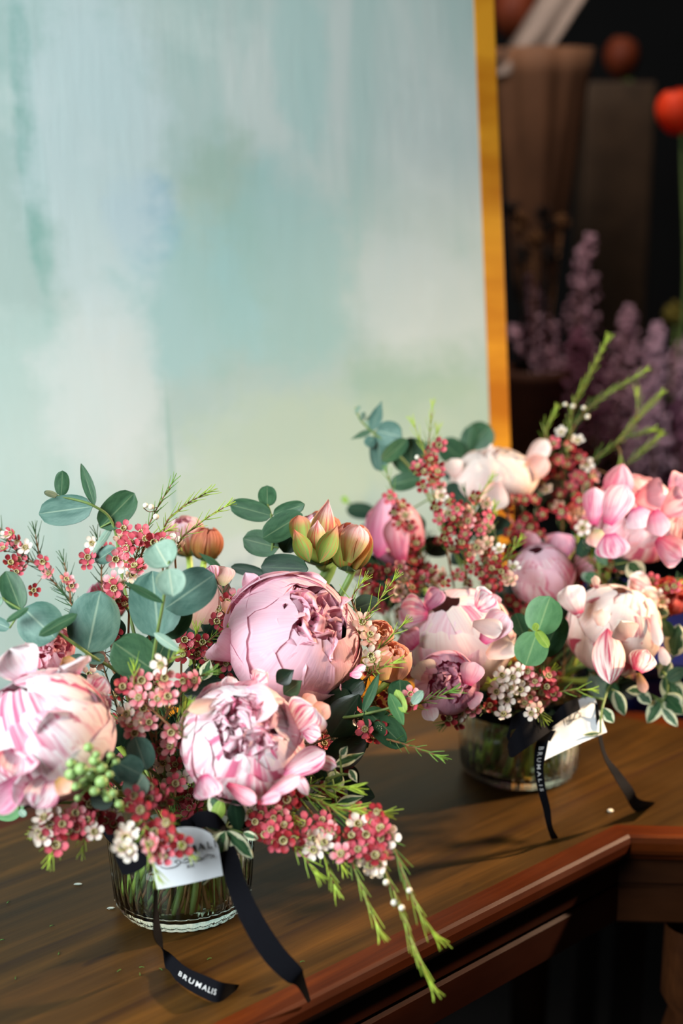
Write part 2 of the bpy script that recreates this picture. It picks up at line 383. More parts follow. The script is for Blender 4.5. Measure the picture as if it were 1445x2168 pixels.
def patch(cx, cy, sx, sy, rgb, k, col, sd=0.25):
    m = n.mapping(tc, loc=(-cx / sx, -cy / sy, 0), scale=(1 / sx, 1 / sy, 1))
    ln = n.n('ShaderNodeVectorMath', _operation='LENGTH'); n.l(m, ln.inputs[0])
    e = n.math('ADD', ln.outputs['Value'], n.math('MULTIPLY', n.math('SUBTRACT', n.noise(n.mapping(tc, scale=(1, 1, 1), loc=(cx, cy, 0)), 14, 4, 0.65), 0.5), 1.2))
    f = n.ramp(e, [(0.5, (k, k, k, 1)), (1.15, (0, 0, 0, 1))], 'EASE')
    return n.mix(f, col, lin(rgb))
# uv of the canvas: u from its left edge, v up from its foot, in metres
CW, CH = 0.80, 0.98
def cuv(x, y):
    r = fw + rt * ((x - 722.5) / FPX) - up * ((y - 1084.0) / FPX)
    t = (PB - CAM).dot(pn) / r.dot(pn); q = CAM + r * t - PB
    return CW + q.dot(pw), q.dot(pu)
for x, y, sx, sy, rgb, k in [(475, 520, .06, .15, (146, 174, 150), .5), (300, 480, .045, .07, (124, 168, 184), .75), (600, 580, .1, .13, (148, 188, 180), .6),
        (400, 640, .10, .10, (156, 194, 190), .6), (50, 200, .014, .18, (116, 164, 150), .7), (85, 450, .014, .13, (130, 172, 158), .6), (880, 800, .12, .05, (150, 180, 158), .7), (640, 120, .04, .12, (166, 196, 186), .7),
        (900, 640, .10, .10, (196, 208, 202), .5), (930, 900, .14, .06, (164, 188, 166), .7), (650, 960, .18, .08, (178, 196, 172), .7), (230, 160, .05, .08, (160, 194, 188), .4),
        (60, 900, .12, .14, (176, 202, 192), .6), (220, 820, .08, .12, (206, 214, 208), .6), (200, 300, .10, .20, (192, 208, 204), .7), (530, 1060, .2, .05, (180, 198, 176), .6), (362, 980, .004, .10, (150, 180, 166), .6)]:
    cx, cy = cuv(x, y); rgb = (rgb[0] - 4, rgb[1] - 6, rgb[2] - 2); col = patch(cx, cy, sx, sy, rgb, k, col)
weave = n.noise(n.mapping(tc, scale=(900, 900, 1)), 1, 2)
strok = n.noise(n.mapping(tc, scale=(70, 12, 1)), 1, 4)
col = n.mix(0.5, col, n.ramp(weave, [(0.3, (0.88, 0.88, 0.88, 1)), (0.7, (1.05, 1.05, 1.05, 1))]), 'MULTIPLY')
CANV = n.bsdf(col, 0.6, 0.3, bump=strok, bs=0.35, bd=0.0012)
n = N('gilded_wood'); tc = n.n('ShaderNodeTexCoord').outputs['Object']
f = n.noise(n.mapping(tc, scale=(3, 3, 9)), 1.6, 4)
GOLD = n.bsdf(n.ramp(f, [(0.35, lin((176, 104, 16))), (0.6, lin((214, 146, 36)))]), 0.38, 0.5, bump=f, bs=0.1)
paint = root('framed_painting', PB - pw * CW * .5 - pn * 0.02, 'large pale blue-green abstract canvas in a narrow gold frame, leaning behind the bouquets', 'painting')
V = []; F = []; U = []
NX, NY = 20, 24
for j in range(NY + 1):
    for i in range(NX + 1):
        a, b = CW * i / NX, CH * j / NY
        V.append(PB - pw * (CW - a) + pu * b + pn * 0.0); U.append((a, b))
for j in range(NY):
    for i in range(NX):
        k = j * (NX + 1) + i; F.append((k, k + 1, k + NX + 2, k + NX + 1))
o = mk('canvas', V, F, CANV, paint, U, False)
sm = o.modifiers.new('thickness', 'SOLIDIFY'); sm.thickness = 0.018; sm.offset = -1
fwid = 0.0135
def bar(p, q, side):
    mbx = MB(); c = (p + q) / 2; d = (q - p); L = d.length / 2; d.normalize()
    mbx.box(c - pn * .0155, (d, side, pn), (L, fwid, 0.016)); bevel(mbx.make('frame_side', GOLD, paint, False), 0.002)
e = fwid - 0.001
bar(PB + pw * e - pu * .0, PB + pw * e + pu * (CH + 2 * e), pw); bar(PB - pw * (CW + e), PB - pw * (CW + e) + pu * (CH + 2 * e), pw)
bar(PB - pw * (CW) + pu * (CH + e), PB + pu * (CH + e), pu); bar(PB - pw * CW + pu * e, PB + pu * e, pu)

# ------------------------------------------------------------------ vases
def glass():
    n = N('ribbed_glass'); b = n.n('ShaderNodeBsdfPrincipled')
    b.inputs['Base Color'].default_value = (0.90, 0.97, 0.93, 1); b.inputs['Roughness'].default_value = 0.02
    b.inputs['IOR'].default_value = 1.48; b.inputs['Transmission Weight'].default_value = 1.0
    n.l(b.outputs[0], n.out.inputs[0]); return n.m
GLASS = glass()
n = N('water'); b = n.n('ShaderNodeBsdfPrincipled'); b.inputs['Base Color'].default_value = (0.86, 0.95, 0.86, 1)
b.inputs['Roughness'].default_value = 0.0; b.inputs['IOR'].default_value = 1.33; b.inputs['Transmission Weight'].default_value = 1.0
n.l(b.outputs[0], n.out.inputs[0]); WATER = n.m
VASE = []
def vase(px, py, rb, rr, h, label):
    c = T(px, py); r = root('ribbed_glass_vase', c, label, 'vase', None)
    mod = lambda a, rad, z: (1 + 0.020 * abs(math.sin(a * 18)) - 0.01) if rad > 0.9 * rb else 1
    q = MB(); t = 0.0032
    prof = [(0.001, 0.0005), (rb * 0.80, 0.0005), (rb * 0.93, 0.002), (rb, 0.009)]
    for k in range(1, 7): prof.append((rb + (rr - rb) * k / 6, 0.009 + (h - 0.009) * k / 6))
    prof += [(rr - t * .5, h + 0.0014), (rr - t, h)]
    ri = lambda z: rb + (rr - rb) * z / h - t
    inn = [(ri(h * k / 6), h * k / 6) for k in range(5, 0, -1)] + [(rb - t - 0.003, 0.009), (rb * 0.7, 0.0075), (0.001, 0.0075)]
    q.lathe(c, prof + [(a, z) for a, z in inn], 144, 0, lambda a, rad, z: mod(a, rad, z))
    q.make('glass_wall', GLASS, r)
    q = MB(); wl = h * 0.62
    q.lathe(c, [(0.0008, 0.0082), (rb - t - 0.0042, 0.0095), (ri(wl * .5) - 0.0022, wl * .5), (ri(wl) - 0.0022, wl), (0.0008, wl)], 48)
    q.make('water', WATER, r)
    VASE.append((c, rb, rr, h)); return r
vase(388, 1908, 0.0535, 0.0590, 0.086, 'ribbed clear glass vase at the front left, holding the nearer bouquet')
vase(1097, 1628, 0.0560, 0.0610, 0.086, 'ribbed clear glass vase standing further back under the right-hand bouquet')
cnt = [0, 0]
def to_vase(b, p, start=None):
    """path of a stem from p down through the neck of vase b to its bottom"""
    c, rb, rr, h = VASE[b]; k = cnt[b]; cnt[b] += 1
    a = k * 2.39996; rad = rb * 0.72 * math.sqrt(((k * 7) % 29) / 29.0 + 0.03)
    bot = c + Vector((math.cos(a) * rad, math.sin(a) * rad, 0.012))
    nk = c + Vector((math.cos(a + 2.6) * rad * 0.55, math.sin(a + 2.6) * rad * 0.55, h + 0.004))
    dv = (Vector(p) - nk); dv.z = 0
    if dv.length > 1e-4: nk += dv.normalized() * min(rr * 0.40, dv.length * 0.5)
    return nk, bot
def stem(parent, b, p, r, mat, d0=None, name='stem'):
    nk, bot = to_vase(b, p); p = Vector(p)
    pts = [p]
    if d0 is not None: pts.append(p + Vector(d0) * 0.018)
    pts += [nk, bot]
    q = MB(); q.tube(catmull(pts, 7), r, r * 0.95, 8); return q.make(name, mat, parent)
    
# ------------------------------------------------------------------ petals and peonies
def frame_of(ax):
    z = ax.normalized(); x = z.orthogonal().normalized(); x = (up - z * up.dot(z))
    x = x.normalized() if x.length > 0.05 else z.orthogonal().normalized()
    return x, z.cross(x), z
def cup_petal(c, fr, az, r0, pm, W, squash=1.0, lift=0.0, ruff=0.02, tipr=0.18, notch=0.04, tw=0.03, ns=12, nt=12, p0=0.12, bulge=0.0):
    sd = rnd.random() * 90; x, y, z = fr; V = []; U = []
    pm = R(pm); W = R(W)
    for i in range(ns + 1):
        s = i / ns
        for j in range(nt + 1):
            t = -1 + 2 * j / nt
            nz = noise.noise(Vector((t * 1.7, sd, 0))); nz2 = noise.noise(Vector((t * 5.0, sd + 9, 0)))
            ph = p0 + s * (pm * (1 - tipr * abs(t) ** 2.4 + notch * (nz + 0.45 * nz2)) - p0)
            hw = W * (0.30 + 0.70 * math.sin(math.pi * min(1.0, 0.60 * s + 0.02))) * (1 - 0.22 * max(0, s - 0.85) / 0.15)
            a = t * hw
            Cx = Vector((math.sin(ph) * math.cos(az), math.sin(ph) * math.sin(az), -math.cos(ph))); Sx = Vector((-math.sin(az), math.cos(az), 0))
            D = Cx * math.cos(a) + Sx * math.sin(a)
            r = r0 * (1 + lift * s ** 4 + tw * t + ruff * (s ** 1.5) * (noise.noise(Vector((t * 2.2, s * 2.0, sd))) * 1.2 + 0.6 * s * s * noise.noise(Vector((t * 6, s * 4, sd + 5))) ) + 0.018 * s * t * t + bulge * math.sin(math.pi * s) )
            q = D * r; V.append(c + x * q.x + y * q.y + z * (q.z * squash)); U.append((t, s))
    F = [(i * (nt + 1) + j, i * (nt + 1) + j + 1, (i + 1) * (nt + 1) + j + 1, (i + 1) * (nt + 1) + j) for i in range(ns) for j in range(nt)]
    return V, F, U
def sheet(base, tip, wd, cup=0.2, curl=0.0, roll=0.0, shape='petal', ruff=0.0, ns=10, nt=8, fold=0.0, bend=0.0):
    """a single leaf or petal from base to tip; wd full width; roll turns it about its own axis"""
    base = Vector(base); tip = Vector(tip); ax = tip - base; L = ax.length; ax.normalize()
    view = (base - CAM).normalized(); side = ax.cross(view)
    side = side.normalized() if side.length > 1e-3 else ax.orthogonal().normalized()
    side = Matrix.Rotation(roll, 3, ax) @ side; nrm = side.cross(ax).normalized()
    if nrm.dot(view) > 0: nrm = -nrm
    sd = rnd.random() * 90; V = []; U = []; pos = base.copy(); prev = 0
    for i in range(ns + 1):
        s = i / ns
        if shape == 'petal': hw = 0.30 + 0.70 * math.sin(math.pi * min(1, 0.66 * s)) ; hw *= math.sqrt(max(0.0, 1 - max(0, (s - 0.62) / 0.38) ** 2.4)) if s < 1 else 0.12
        elif shape == 'round': hw = math.sqrt(max(0.0, 1 - (abs(2 * s - 1.0)) ** 2.2)) if 0 < s < 1 else 0.03
        elif shape == 'oval': hw = max(0.03, math.sin(math.pi * s ** 0.85) ** 0.75) if 0 < s < 1 else 0.03
        else: hw = max(0.02, math.sin(math.pi * s ** 0.8) ** 1.15) if 0 < s < 1 else 0.02
        hw = max(hw, 0.02) * wd / 2
        ang = curl * s * s
        cen = base + ax * (L * s * (1 - 0.15 * abs(curl) * s)) + nrm * (L * (ang * 0.5 + bend * math.sin(math.pi * s)))
        for j in range(nt + 1):
            t = -1 + 2 * j / nt
            k = noise.noise(Vector((t * 2.4, s * 3, sd))) * ruff * wd * (abs(t) * 0.7 + 0.3) * s
            V.append(cen + side * hw * t * (1 - 0.2 * abs(cup) * t * t) + nrm * (cup * hw * t * t + fold * hw * abs(t) + k)); U.append((t, s))
    F = [(i * (nt + 1) + j, i * (nt + 1) + j + 1, (i + 1) * (nt + 1) + j + 1, (i + 1) * (nt + 1) + j) for i in range(ns) for j in range(nt)]
    return V, F, U
def thick(o, t=0.0005):
    m = o.modifiers.new('thickness', 'SOLIDIFY'); m.thickness = t; m.offset = 0; m.use_rim = False; return o
def peony(name, label, cat, b, px, py, d, rpx, axis, squash, layers, guards=(), seed=1, sepals=3, stemcol=None, group=None, stem_r=0.0028):
    global rnd
    rnd = random.Random(seed)
    c = P(px, py, d); rad = rpx * d * PX; ax = cdir(axis); fr = frame_of(ax)
    ro = root(name, c - ax * rad * squash, label, cat, group)
    fr3 = fr; last = 150
    for L_ in layers:
        if L_[0] == 'core':
            _, n_, mat, ruff = L_; cone = R(max(24, 180 - last + 14))
            for k in range(n_):
                f = ((k + .5) / n_) ** .5; a = k * 2.39996; th = cone * f
                D = (fr[0] * math.cos(a) + fr[1] * math.sin(a)) * math.sin(th) + fr[2] * math.cos(th)
                D2 = (fr[0] * math.cos(a + .5) + fr[1] * math.sin(a + .5)) * math.sin(th * .5) + fr[2] * math.cos(th * .5)
                tipr_ = rad * rnd.uniform(.80, .97); tp = c + Vector(D) * tipr_; tp = c + D * tipr_ - fr[2] * (D.dot(fr[2]) * tipr_ * (1 - squash))
                bs_ = c + D2 * rad * .35
                V, F, U = sheet(bs_, tp, rad * rnd.uniform(.42, .66), cup=rnd.uniform(.2, .9), curl=rnd.uniform(-.3, .5), roll=rnd.uniform(-1.2, 1.2), ruff=.35 + ruff, ns=10, nt=10)
                mk('petal', V, F, PET[mat], ro, U)
            continue
        (n_, rf, pm, W, lift, ruff, mat, ph0) = L_; last = pm
        for k in range(n_):
            az = ph0 + 2 * math.pi * k / n_ + rnd.uniform(-.18, .18)
            V, F, U = cup_petal(c, fr, az, rad * rf * rnd.uniform(.99, 1.01), min(177, pm * rnd.uniform(.92, 1.05)), W * rnd.uniform(.9, 1.1), squash, lift, ruff,
                                rnd.uniform(.05, .13) if pm > 110 and W > 43 else rnd.uniform(.10, .20), 0.04 + ruff * .8, 0.028)
            mk('petal', V, F, PET[mat], ro, U)
    for g in guards:
        (x0, y0, d0), (x1, y1, d1), wpx, mat = g[:4]; kw = g[4] if len(g) > 4 else {}
        V, F, U = sheet(P(x0, y0, d0), P(x1, y1, d1), wpx * 1.15 * (d0 + d1) / 2 * PX, **{**dict(cup=0.3, curl=0.2, ruff=0.12), **kw})
        mk('petal', V, F, PET[mat], ro, U)
    for k in range(sepals):
        V, F, U = cup_petal(c, fr, k * 2.2 + 0.5, rad * 1.03, 62, 24, squash, 0.04, 0.03, 0.35, 0.02, 0, 8, 6)
        mk('sepal', V, F, LEAF['green'], ro, U)
    if b is not None: stem(ro, b, c - ax * rad * squash * 0.96, stem_r, stemcol or STEMW, -ax)
    return ro
def ruffles(n, r0, r1, pm0, pm1, W, mat, ruff=0.12): return [('core', n, mat, ruff)]   # crumpled petals that fill the opening
CLOSED = lambda m, m2=None, rf=.04: [(3, 1.035, 92, 54, .02, rf, m, .2), (4, 1.01, 116, 56, .0, rf, m2 or m, 1.3), (5, .985, 138, 56, -.01, rf, m, .6), (5, .96, 158, 52, -.02, rf, m2 or m, .1), (4, .93, 173, 48, .0, rf, m, .8)]
OPENING = lambda m, m2=None, rf=.04, top=150: [(3, 1.035, 96, 54, .01, rf, m, .2), (4, 1.01, 120, 58, -.01, rf, m2 or m, 1.3), (5, .98, 140, 56, -.03, rf, m, .6), (5, .95, top, 50, -.02, rf + .02, m2 or m, .1), (5, .90, top, 44, .02, rf + .03, m2 or m, .8)]
PN = 'peony'
# B: the big blush globe in the middle
peony(PN, 'large blush-pink peony globe with a torn opening, middle of the front bouquet', 'flower', 0, 622, 1352, 1.085, 143, (.42, .46, .78), 0.90,
  OPENING('blush', None, .025, 152) + ruffles(26, .45, .90, 120, 168, 26, 'blushin', .22),
  [((505, 1395, 1.07), (452, 1355, 1.05), 78, 'blush', dict(cup=-.5, curl=.2)), ((548, 1260, 1.10), (520, 1215, 1.09), 42, 'blush', dict(cup=.6, curl=-.5)),
   ((552, 1268, 1.09), (486, 1268, 1.08), 30, 'light', dict(cup=.6)), ((705, 1265, 1.10), (742, 1292, 1.07), 46, 'blush', dict(cup=-.5, curl=.4)), ((560, 1245, 1.12), (562, 1222, 1.11), 14, 'blushin'),
   ((745, 1425, 1.06), (776, 1408, 1.055), 16, 'light'), ((740, 1428, 1.06), (770, 1428, 1.05), 18, 'light'), ((722, 1455, 1.05), (716, 1455, 1.04), 14, 'blush'),
   ((600, 1235, 1.11), (700, 1232, 1.09), 46, 'blush', dict(cup=.6))], seed=11)
# C: the open light pink one below it
peony(PN, 'half-open light pink peony with loose flaring petals, just below the big blush globe', 'flower', 0, 512, 1568, 1.0, 128, (.18, .50, .82), 0.86,
  OPENING('light', 'white', .06, 148) + ruffles(34, .35, .84, 105, 165, 27, 'light', .22),
  [((500, 1480, 1.01), (612, 1500, .97), 82, 'light', dict(cup=.5, curl=.3)), ((520, 1490, 1.02), (545, 1432, 1.0), 74, 'rose', dict(cup=.4)), ((490, 1465, 1.02), (480, 1428, 1.01), 34, 'white'),
   ((540, 1445, 1.02), (568, 1418, 1.0), 44, 'white', dict(ruff=.3)), ((612, 1555, 1.0), (668, 1492, .99), 92, 'white', dict(cup=-.3, ruff=.2)), ((640, 1545, 1.0), (684, 1560, .985), 40, 'white'),
   ((660, 1520, 1.03), (700, 1490, 1.02), 42, 'peach', dict(cup=.4)), ((640, 1500, 1.035), (668, 1470, 1.03), 36, 'peach'),
   ((600, 1640, .98), (690, 1590, .98), 58, 'white', dict(cup=.7, curl=-.3)), ((640, 1600, .985), (712, 1622, .99), 30, 'white'), ((610, 1610, .99), (655, 1690, .97), 24, 'white'),
   ((560, 1690, .96), (640, 1640, .955), 34, 'light', dict(cup=.6)), ((480, 1660, .96), (545, 1702, .955), 34, 'rose', dict(cup=.5)), ((545, 1700, .96), (600, 1680, .95), 24, 'light'),
   ((470, 1485, .99), (385, 1505, .97), 34, 'cream', dict(cup=.7, curl=.3)), ((430, 1640, .95), (445, 1690, .95), 60, 'light', dict(cup=.4))], seed=23)
# A: left front, white with magenta stripes
peony(PN, 'huge white peony striped with magenta at the left edge of the photo', 'flower', 0, 95, 1555,   .965, 140, (-.45, .75, .45), 1.0,
  CLOSED('white', None, .06) + [],
  [((60, 1440, .97), (20, 1372, .97), 100, 'white', dict(ruff=.3, cup=.5)), ((150, 1440, .975), (120, 1408, .965), 120, 'white', dict(ruff=.3, cup=.4, curl=.4)),
   ((190, 1470, 1.0), (224, 1430, .995), 56, 'white', dict(ruff=.4)), ((195, 1500, .99), (236, 1475, .985), 46, 'white', dict(ruff=.4)), ((185, 1590, .975), (232, 1500, .975), 40, 'rust', dict(cup=.5)),
   ((130, 1560, .94), (100, 1500, .92), 80, 'white'), ((90, 1680, .94), (20, 1660, .92), 70, 'white', dict(ruff=.2)), ((60, 1640, .93), (-20, 1720, .92), 60, 'mauve', dict(ruff=.2)),
   ((110, 1640, .93), (70, 1715, .91), 70, 'white', dict(ruff=.2)), ((120, 1650, .925), (150, 1680, .92), 40, 'apricot', dict(ruff=.3)), ((40, 1590, .925), (30, 1650, .905), 90, 'white', dict(ruff=.2, cup=.5))], seed=31)
# K: ivory with crimson stripes, right
peony(PN, 'ivory peony with crimson flashes and one petal hanging forward, above the right vase', 'flower', 1, 1298, 1330, 1.25, 98, (.15, .85, .45), .98,
  CLOSED('ivory', 'cream', .045) + [],
  [((1285, 1330, 1.20), (1290, 1444, 1.165), 68, 'ivory', dict(cup=-.5, curl=-.2, shape='oval')), ((1270, 1325, 1.19), (1275, 1285, 1.18), 36, 'cream', dict(cup=.3)), ((1262, 1245, 1.23), (1258, 1212, 1.21), 18, 'ivory'),
   ((1330, 1350, 1.185), (1310, 1310, 1.17), 60, 'cream', dict(cup=.4)), ((1380, 1300, 1.22), (1395, 1370, 1.215), 24, 'cream'), ((1350, 1420, 1.19), (1370, 1370, 1.175), 58, 'ivory', dict(cup=.4)),
   ((1225, 1300, 1.21), (1200, 1240, 1.215), 60, 'ivory', dict(cup=.4, ruff=.2)), ((1375, 1250, 1.27), (1330, 1222, 1.27), 50, 'ivory', dict(ruff=.5)), ((1385, 1290, 1.27), (1360, 1240, 1.26), 40, 'cream', dict(ruff=.5)),
   ((1398, 1370, 1.22), (1412, 1412, 1.21), 24, 'cream'), ((1350, 1425, 1.22), (1366, 1470, 1.21), 22, 'apricot')], seed=41)
# L: wide, crumpled, with purple heart
peony(PN, 'wide crumpled pale pink peony, left of the green leaf pair in the right bouquet', 'flower', 1, 972, 1350, 1.225, 112, (-.35, .75, .5), .95,
  CLOSED('cream', 'light', .06) + [],
  [((905, 1300, 1.20), (850, 1290, 1.21), 70, 'light', dict(ruff=.4)), ((880, 1370, 1.19), (850, 1340, 1.19), 60, 'mauve', dict(ruff=.4)), ((1010, 1290, 1.17), (1040, 1262, 1.18), 66, 'white', dict(ruff=.2)),
   ((1020, 1360, 1.16), (1070, 1300, 1.17), 62, 'light', dict(cup=.5)), ((1030, 1390, 1.17), (1082, 1360, 1.18), 56, 'cream', dict(cup=.5)), ((1000, 1320, 1.15), (1060, 1335, 1.16), 40, 'cream'),
   ((900, 1290, 1.2), (930, 1250, 1.21), 40, 'mauve', dict(ruff=.3)), ((1040, 1280, 1.20), (1050, 1258, 1.2), 30, 'rose')], seed=51, sepals=0)
peony(PN, 'smaller mauve-pink peony tucked under the wide crumpled one by the right vase', 'flower', 1, 945, 1445, 1.16, 68, (.05, .25, .96), .85,
  [(5, 1.0, 135, 52, -.02, .07, 'mauve', .2), (6, .92, 140, 40, -.0, .10, 'mauve', .9)] + ruffles(18, .4, .85, 110, 165, 30, 'mauve', .2),
  [((910, 1440, 1.15), (885, 1400, 1.15), 56, 'cream', dict(cup=.3)), ((990, 1450, 1.14), (1005, 1400, 1.14), 50, 'rose'), ((990, 1470, 1.15), (1015, 1490, 1.15), 40, 'rose'), ((905, 1495, 1.15), (918, 1530, 1.14), 34, 'white', dict(shape='round'))], seed=57, sepals=0)
# J ball, with mauve petal behind
peony(PN, 'tight round pink peony ball with a mauve petal standing up behind it', 'flower', 1, 1146, 1216, 1.31, 66, (-.25, .75, .62), 1.05,
  CLOSED('blush', 'light', .025) + [],
  [((1180, 1195, 1.35), (1178, 1125, 1.355), 76, 'mauve', dict(cup=.3, curl=-.2)), ((1110, 1160, 1.33), (1135, 1130, 1.33), 40, 'rose'), ((1215, 1215, 1.34), (1245, 1190, 1.345), 50, 'mauve')], seed=61)
# I right top open
peony(PN, 'bright pink and white peony with upright pointed petals, at the right edge of the photo', 'flower', 1, 1352, 1098, 1.32, 92, (.15, .35, .92), .86,
  OPENING('rose', 'light', .07, 146) + ruffles(20, .4, .82, 105, 165, 28, 'rose', .18),
  [((1300, 1060, 1.30), (1318, 980, 1.30), 62, 'rose', dict(cup=.5, shape='oval')), ((1285, 1110, 1.27), (1325, 1022, 1.26), 62, 'light', dict(cup=.35)), ((1255, 1110, 1.29), (1258, 1030, 1.29), 46, 'light', dict(cup=.4)),
   ((1340, 1060, 1.27), (1400, 1045, 1.29), 70, 'rose', dict(cup=.5)), ((1290, 1130, 1.25), (1300, 1185, 1.245), 70, 'light', dict(cup=.3)), ((1265, 1120, 1.26), (1262, 1160, 1.26), 44, 'peach'),
   ((1345, 1075, 1.24), (1362, 1120, 1.235), 60, 'light', dict(cup=.3)), ((1400, 1090, 1.25), (1445, 1060, 1.27), 70, 'rose', dict(cup=.5)), ((1390, 1140, 1.24), (1440, 1180, 1.25), 64, 'rose', dict(ruff=.3)), ((1385, 1080, 1.23), (1400, 1140, 1.22), 50, 'rose', dict(cup=.5)),
   ((1420, 1050, 1.28), (1455, 1010, 1.29), 60, 'rose', dict(ruff=.3))], seed=71)
# H white top
peony(PN, 'full creamy-white peony dome with one petal hanging down, top of the right bouquet', 'flower', 1, 1045, 1010, 1.40, 92, (-.05, .93, .36), .62,
  [(6, 1.0, 128, 46, -.03, .05, 'cream', .2), (7, .98, 142, 40, -.03, .09, 'cream', .9), (8, .97, 154, 44, 0, .09, 'cream', .4), (8, .95, 168, 44, 0, .10, 'cream', .1)] + ruffles(30, .85, .99, 130, 172, 26, 'cream', .16),
  [((1050, 1020, 1.34), (1042, 1086, 1.33), 58, 'cream', dict(cup=.3)), ((1110, 1000, 1.39), (1158, 930, 1.39), 40, 'cream'), ((1095, 1030, 1.38), (1155, 968, 1.385), 50, 'peach', dict(cup=.6)),
   ((965, 1010, 1.38), (955, 970, 1.38), 40, 'cream')], seed=81)
# G
peony(PN, 'deep pink peony seen side on, half hidden between the two bouquets below the eucalyptus', 'flower', 1, 835, 1125, 1.36, 62, (-.35, .8, .3), 1.25,
  [(4, 1.0, 140, 48, -.05, .05, 'mauve', .4), (5, .93, 145, 44, -.02, .06, 'rose', 1.1), (5, .8, 150, 36, 0, .1, 'mauve', .4)],
  [((800, 1180, 1.33), (815, 1045, 1.33), 64, 'mauve', dict(cup=.5, shape='oval')), ((850, 1190, 1.32), (830, 1090, 1.31), 54, 'rose', dict(cup=.5))], seed=85)
# D, F, E, M, N, O : buds and small blooms
peony('peony_bud', 'smooth peach and cream peony bud, left of the big blush globe', 'flower bud', 0, 440, 1278, 1.13, 58, (.25, .85, .35), 1.28,
  [(4, 1.0, 155, 55, -.10, .02, 'peach', .3), (4, .94, 160, 48, -.06, .03, 'peach', 1.1), (4, .85, 160, 40, 0, .1, 'cream', .2)],
  [((470, 1240, 1.10), (478, 1200, 1.105), 44, 'peach', dict(cup=.5)), ((455, 1225, 1.10), (445, 1196, 1.10), 30, 'light'), ((480, 1300, 1.085), (478, 1270, 1.085), 20, 'apricot')], seed=91)
peony('peony_bud', 'pale peony bud striped with pink, at the back left of the front bouquet', 'flower bud', 0, 392, 1132, 1.21, 44, (-.1, .95, .2), 1.05,
  [(5, 1.0, 140, 42, -.05, .03, 'budpink', .3), (5, .92, 150, 40, -.02, .05, 'light', 1.1), (4, .8, 160, 36, 0, .1, 'rose', .2)], [], seed=95)
peony('peony_bud', 'rust and green withered peony bud, right of the pale striped bud', 'flower bud', 0, 438, 1150, 1.19, 36, (.15, .95, .2), 1.05,
  [(7, 1.0, 148, 26, -.05, .04, 'rust', .3), (7, .92, 150, 26, -.02, .05, 'rust', .9), (4, .8, 160, 36, 0, .1, 'rust', .2)], [], seed=97)
peony('peony_bud', 'tall green and pink peony bud with a pointed tip on a thick pale stem', 'flower bud', 0, 676, 1138, 1.15, 52, (-.05, .95, .3), 1.15,
  [(4, 1.0, 142, 44, -.02, .04, 'bud', .0), (4, .92, 145, 40, .02, .05, 'budpink', .8), (3, .8, 160, 36, .1, .1, 'light', .2)],
  [((672, 1170, 1.12), (695, 1056, 1.13), 52, 'budpink', dict(cup=.6, shape='leaf')), ((640, 1170, 1.12), (632, 1090, 1.125), 46, 'bud', dict(cup=.5)), ((668, 1165, 1.11), (672, 1100, 1.115), 40, 'budpink', dict(cup=.6, shape='leaf')), ((676, 1192, 1.09), (716, 1108, 1.09), 44, 'bud', dict(cup=.5, shape='leaf')), ((655, 1190, 1.10), (622, 1120, 1.105), 40, 'bud', dict(cup=.5, shape='leaf'))], seed=101, stemcol=STEM, stem_r=.0055)
peony('peony_bud', 'reddish green peony bud leaning right, beside the tall pointed one', 'flower bud', 0, 743, 1155, 1.14, 46, (.15, .92, .35), 1.22,
  [(4, 1.0, 150, 48, -.06, .03, 'bud', .4), (4, .93, 150, 44, -.03, .05, 'budpink', 1.0), (3, .8, 160, 36, 0, .1, 'rose', .2)],
  [((735, 1190, 1.11), (760, 1110, 1.11), 60, 'budpink', dict(cup=.5)), ((750, 1205, 1.11), (778, 1130, 1.115), 34, 'rust', dict(cup=.6))], seed=103, stemcol=STEM)
peony('ranunculus', 'small peach ranunculus bloom, right of the big blush globe', 'flower', 0, 800, 1345, 1.10, 34, (.2, .6, .75), .95,
  [(5, 1.0, 140, 44, 0, .06, 'apricot', .3), (5, .9, 145, 40, 0, .08, 'peach', 1.1)] + ruffles(8, .4, .8, 120, 165, 34, 'apricot', .15), [], seed=107)
peony('ranunculus', 'orange-yellow ranunculus bloom with red edges, below the small peach one', 'flower', 0, 830, 1402, 1.09, 42, (.3, .7, .6), 1.05,
  [(5, 1.0, 145, 44, 0, .06, 'apricot', .3), (5, .9, 150, 40, 0, .1, 'apricot', 1.1)] + ruffles(10, .4, .8, 120, 165, 34, 'apricot', .2),
  [((815, 1440, 1.07), (800, 1385, 1.07), 50, 'apricot', dict(cup=.5))], seed=109)
peony('carnation', 'crumpled deep pink carnation behind the striped peony at the left edge', 'flower', 0, 108, 1372, 1.05, 50, (.1, .6, .75), .85,
  [(6, 1.0, 125, 40, .04, .16, 'rose', .3), (6, .88, 130, 40, .02, .2, 'rose', 1.1)] + ruffles(22, .3, .85, 105, 165, 32, 'rose', .35), [((140, 1390, 1.0), (150, 1420, 1.0), 40, 'apricot', dict(ruff=.4))], seed=113)
peony('carnation', 'coral red bloom at the right edge, beside the ivory striped peony', 'flower', 1, 1420, 1262, 1.30, 42, (.0, .6, .75), .9,
  [(6, 1.0, 125, 40, .04, .12, 'coral', .3), (6, .88, 130, 40, .02, .15, 'coral', 1.1)] + ruffles(12, .3, .85, 105, 165, 32, 'coral', .25), [], seed=117)
peony('carnation', 'small coral bloom in the shade behind the tight pink ball, under the upright peony', 'flower', 1, 1222, 1088, 1.37, 26, (-.2, .6, .75), .9,
  [(6, 1.0, 125, 40, .04, .1, 'coral', .3), (6, .85, 135, 40, .02, .1, 'apricot', 1.1)], [], seed=119)
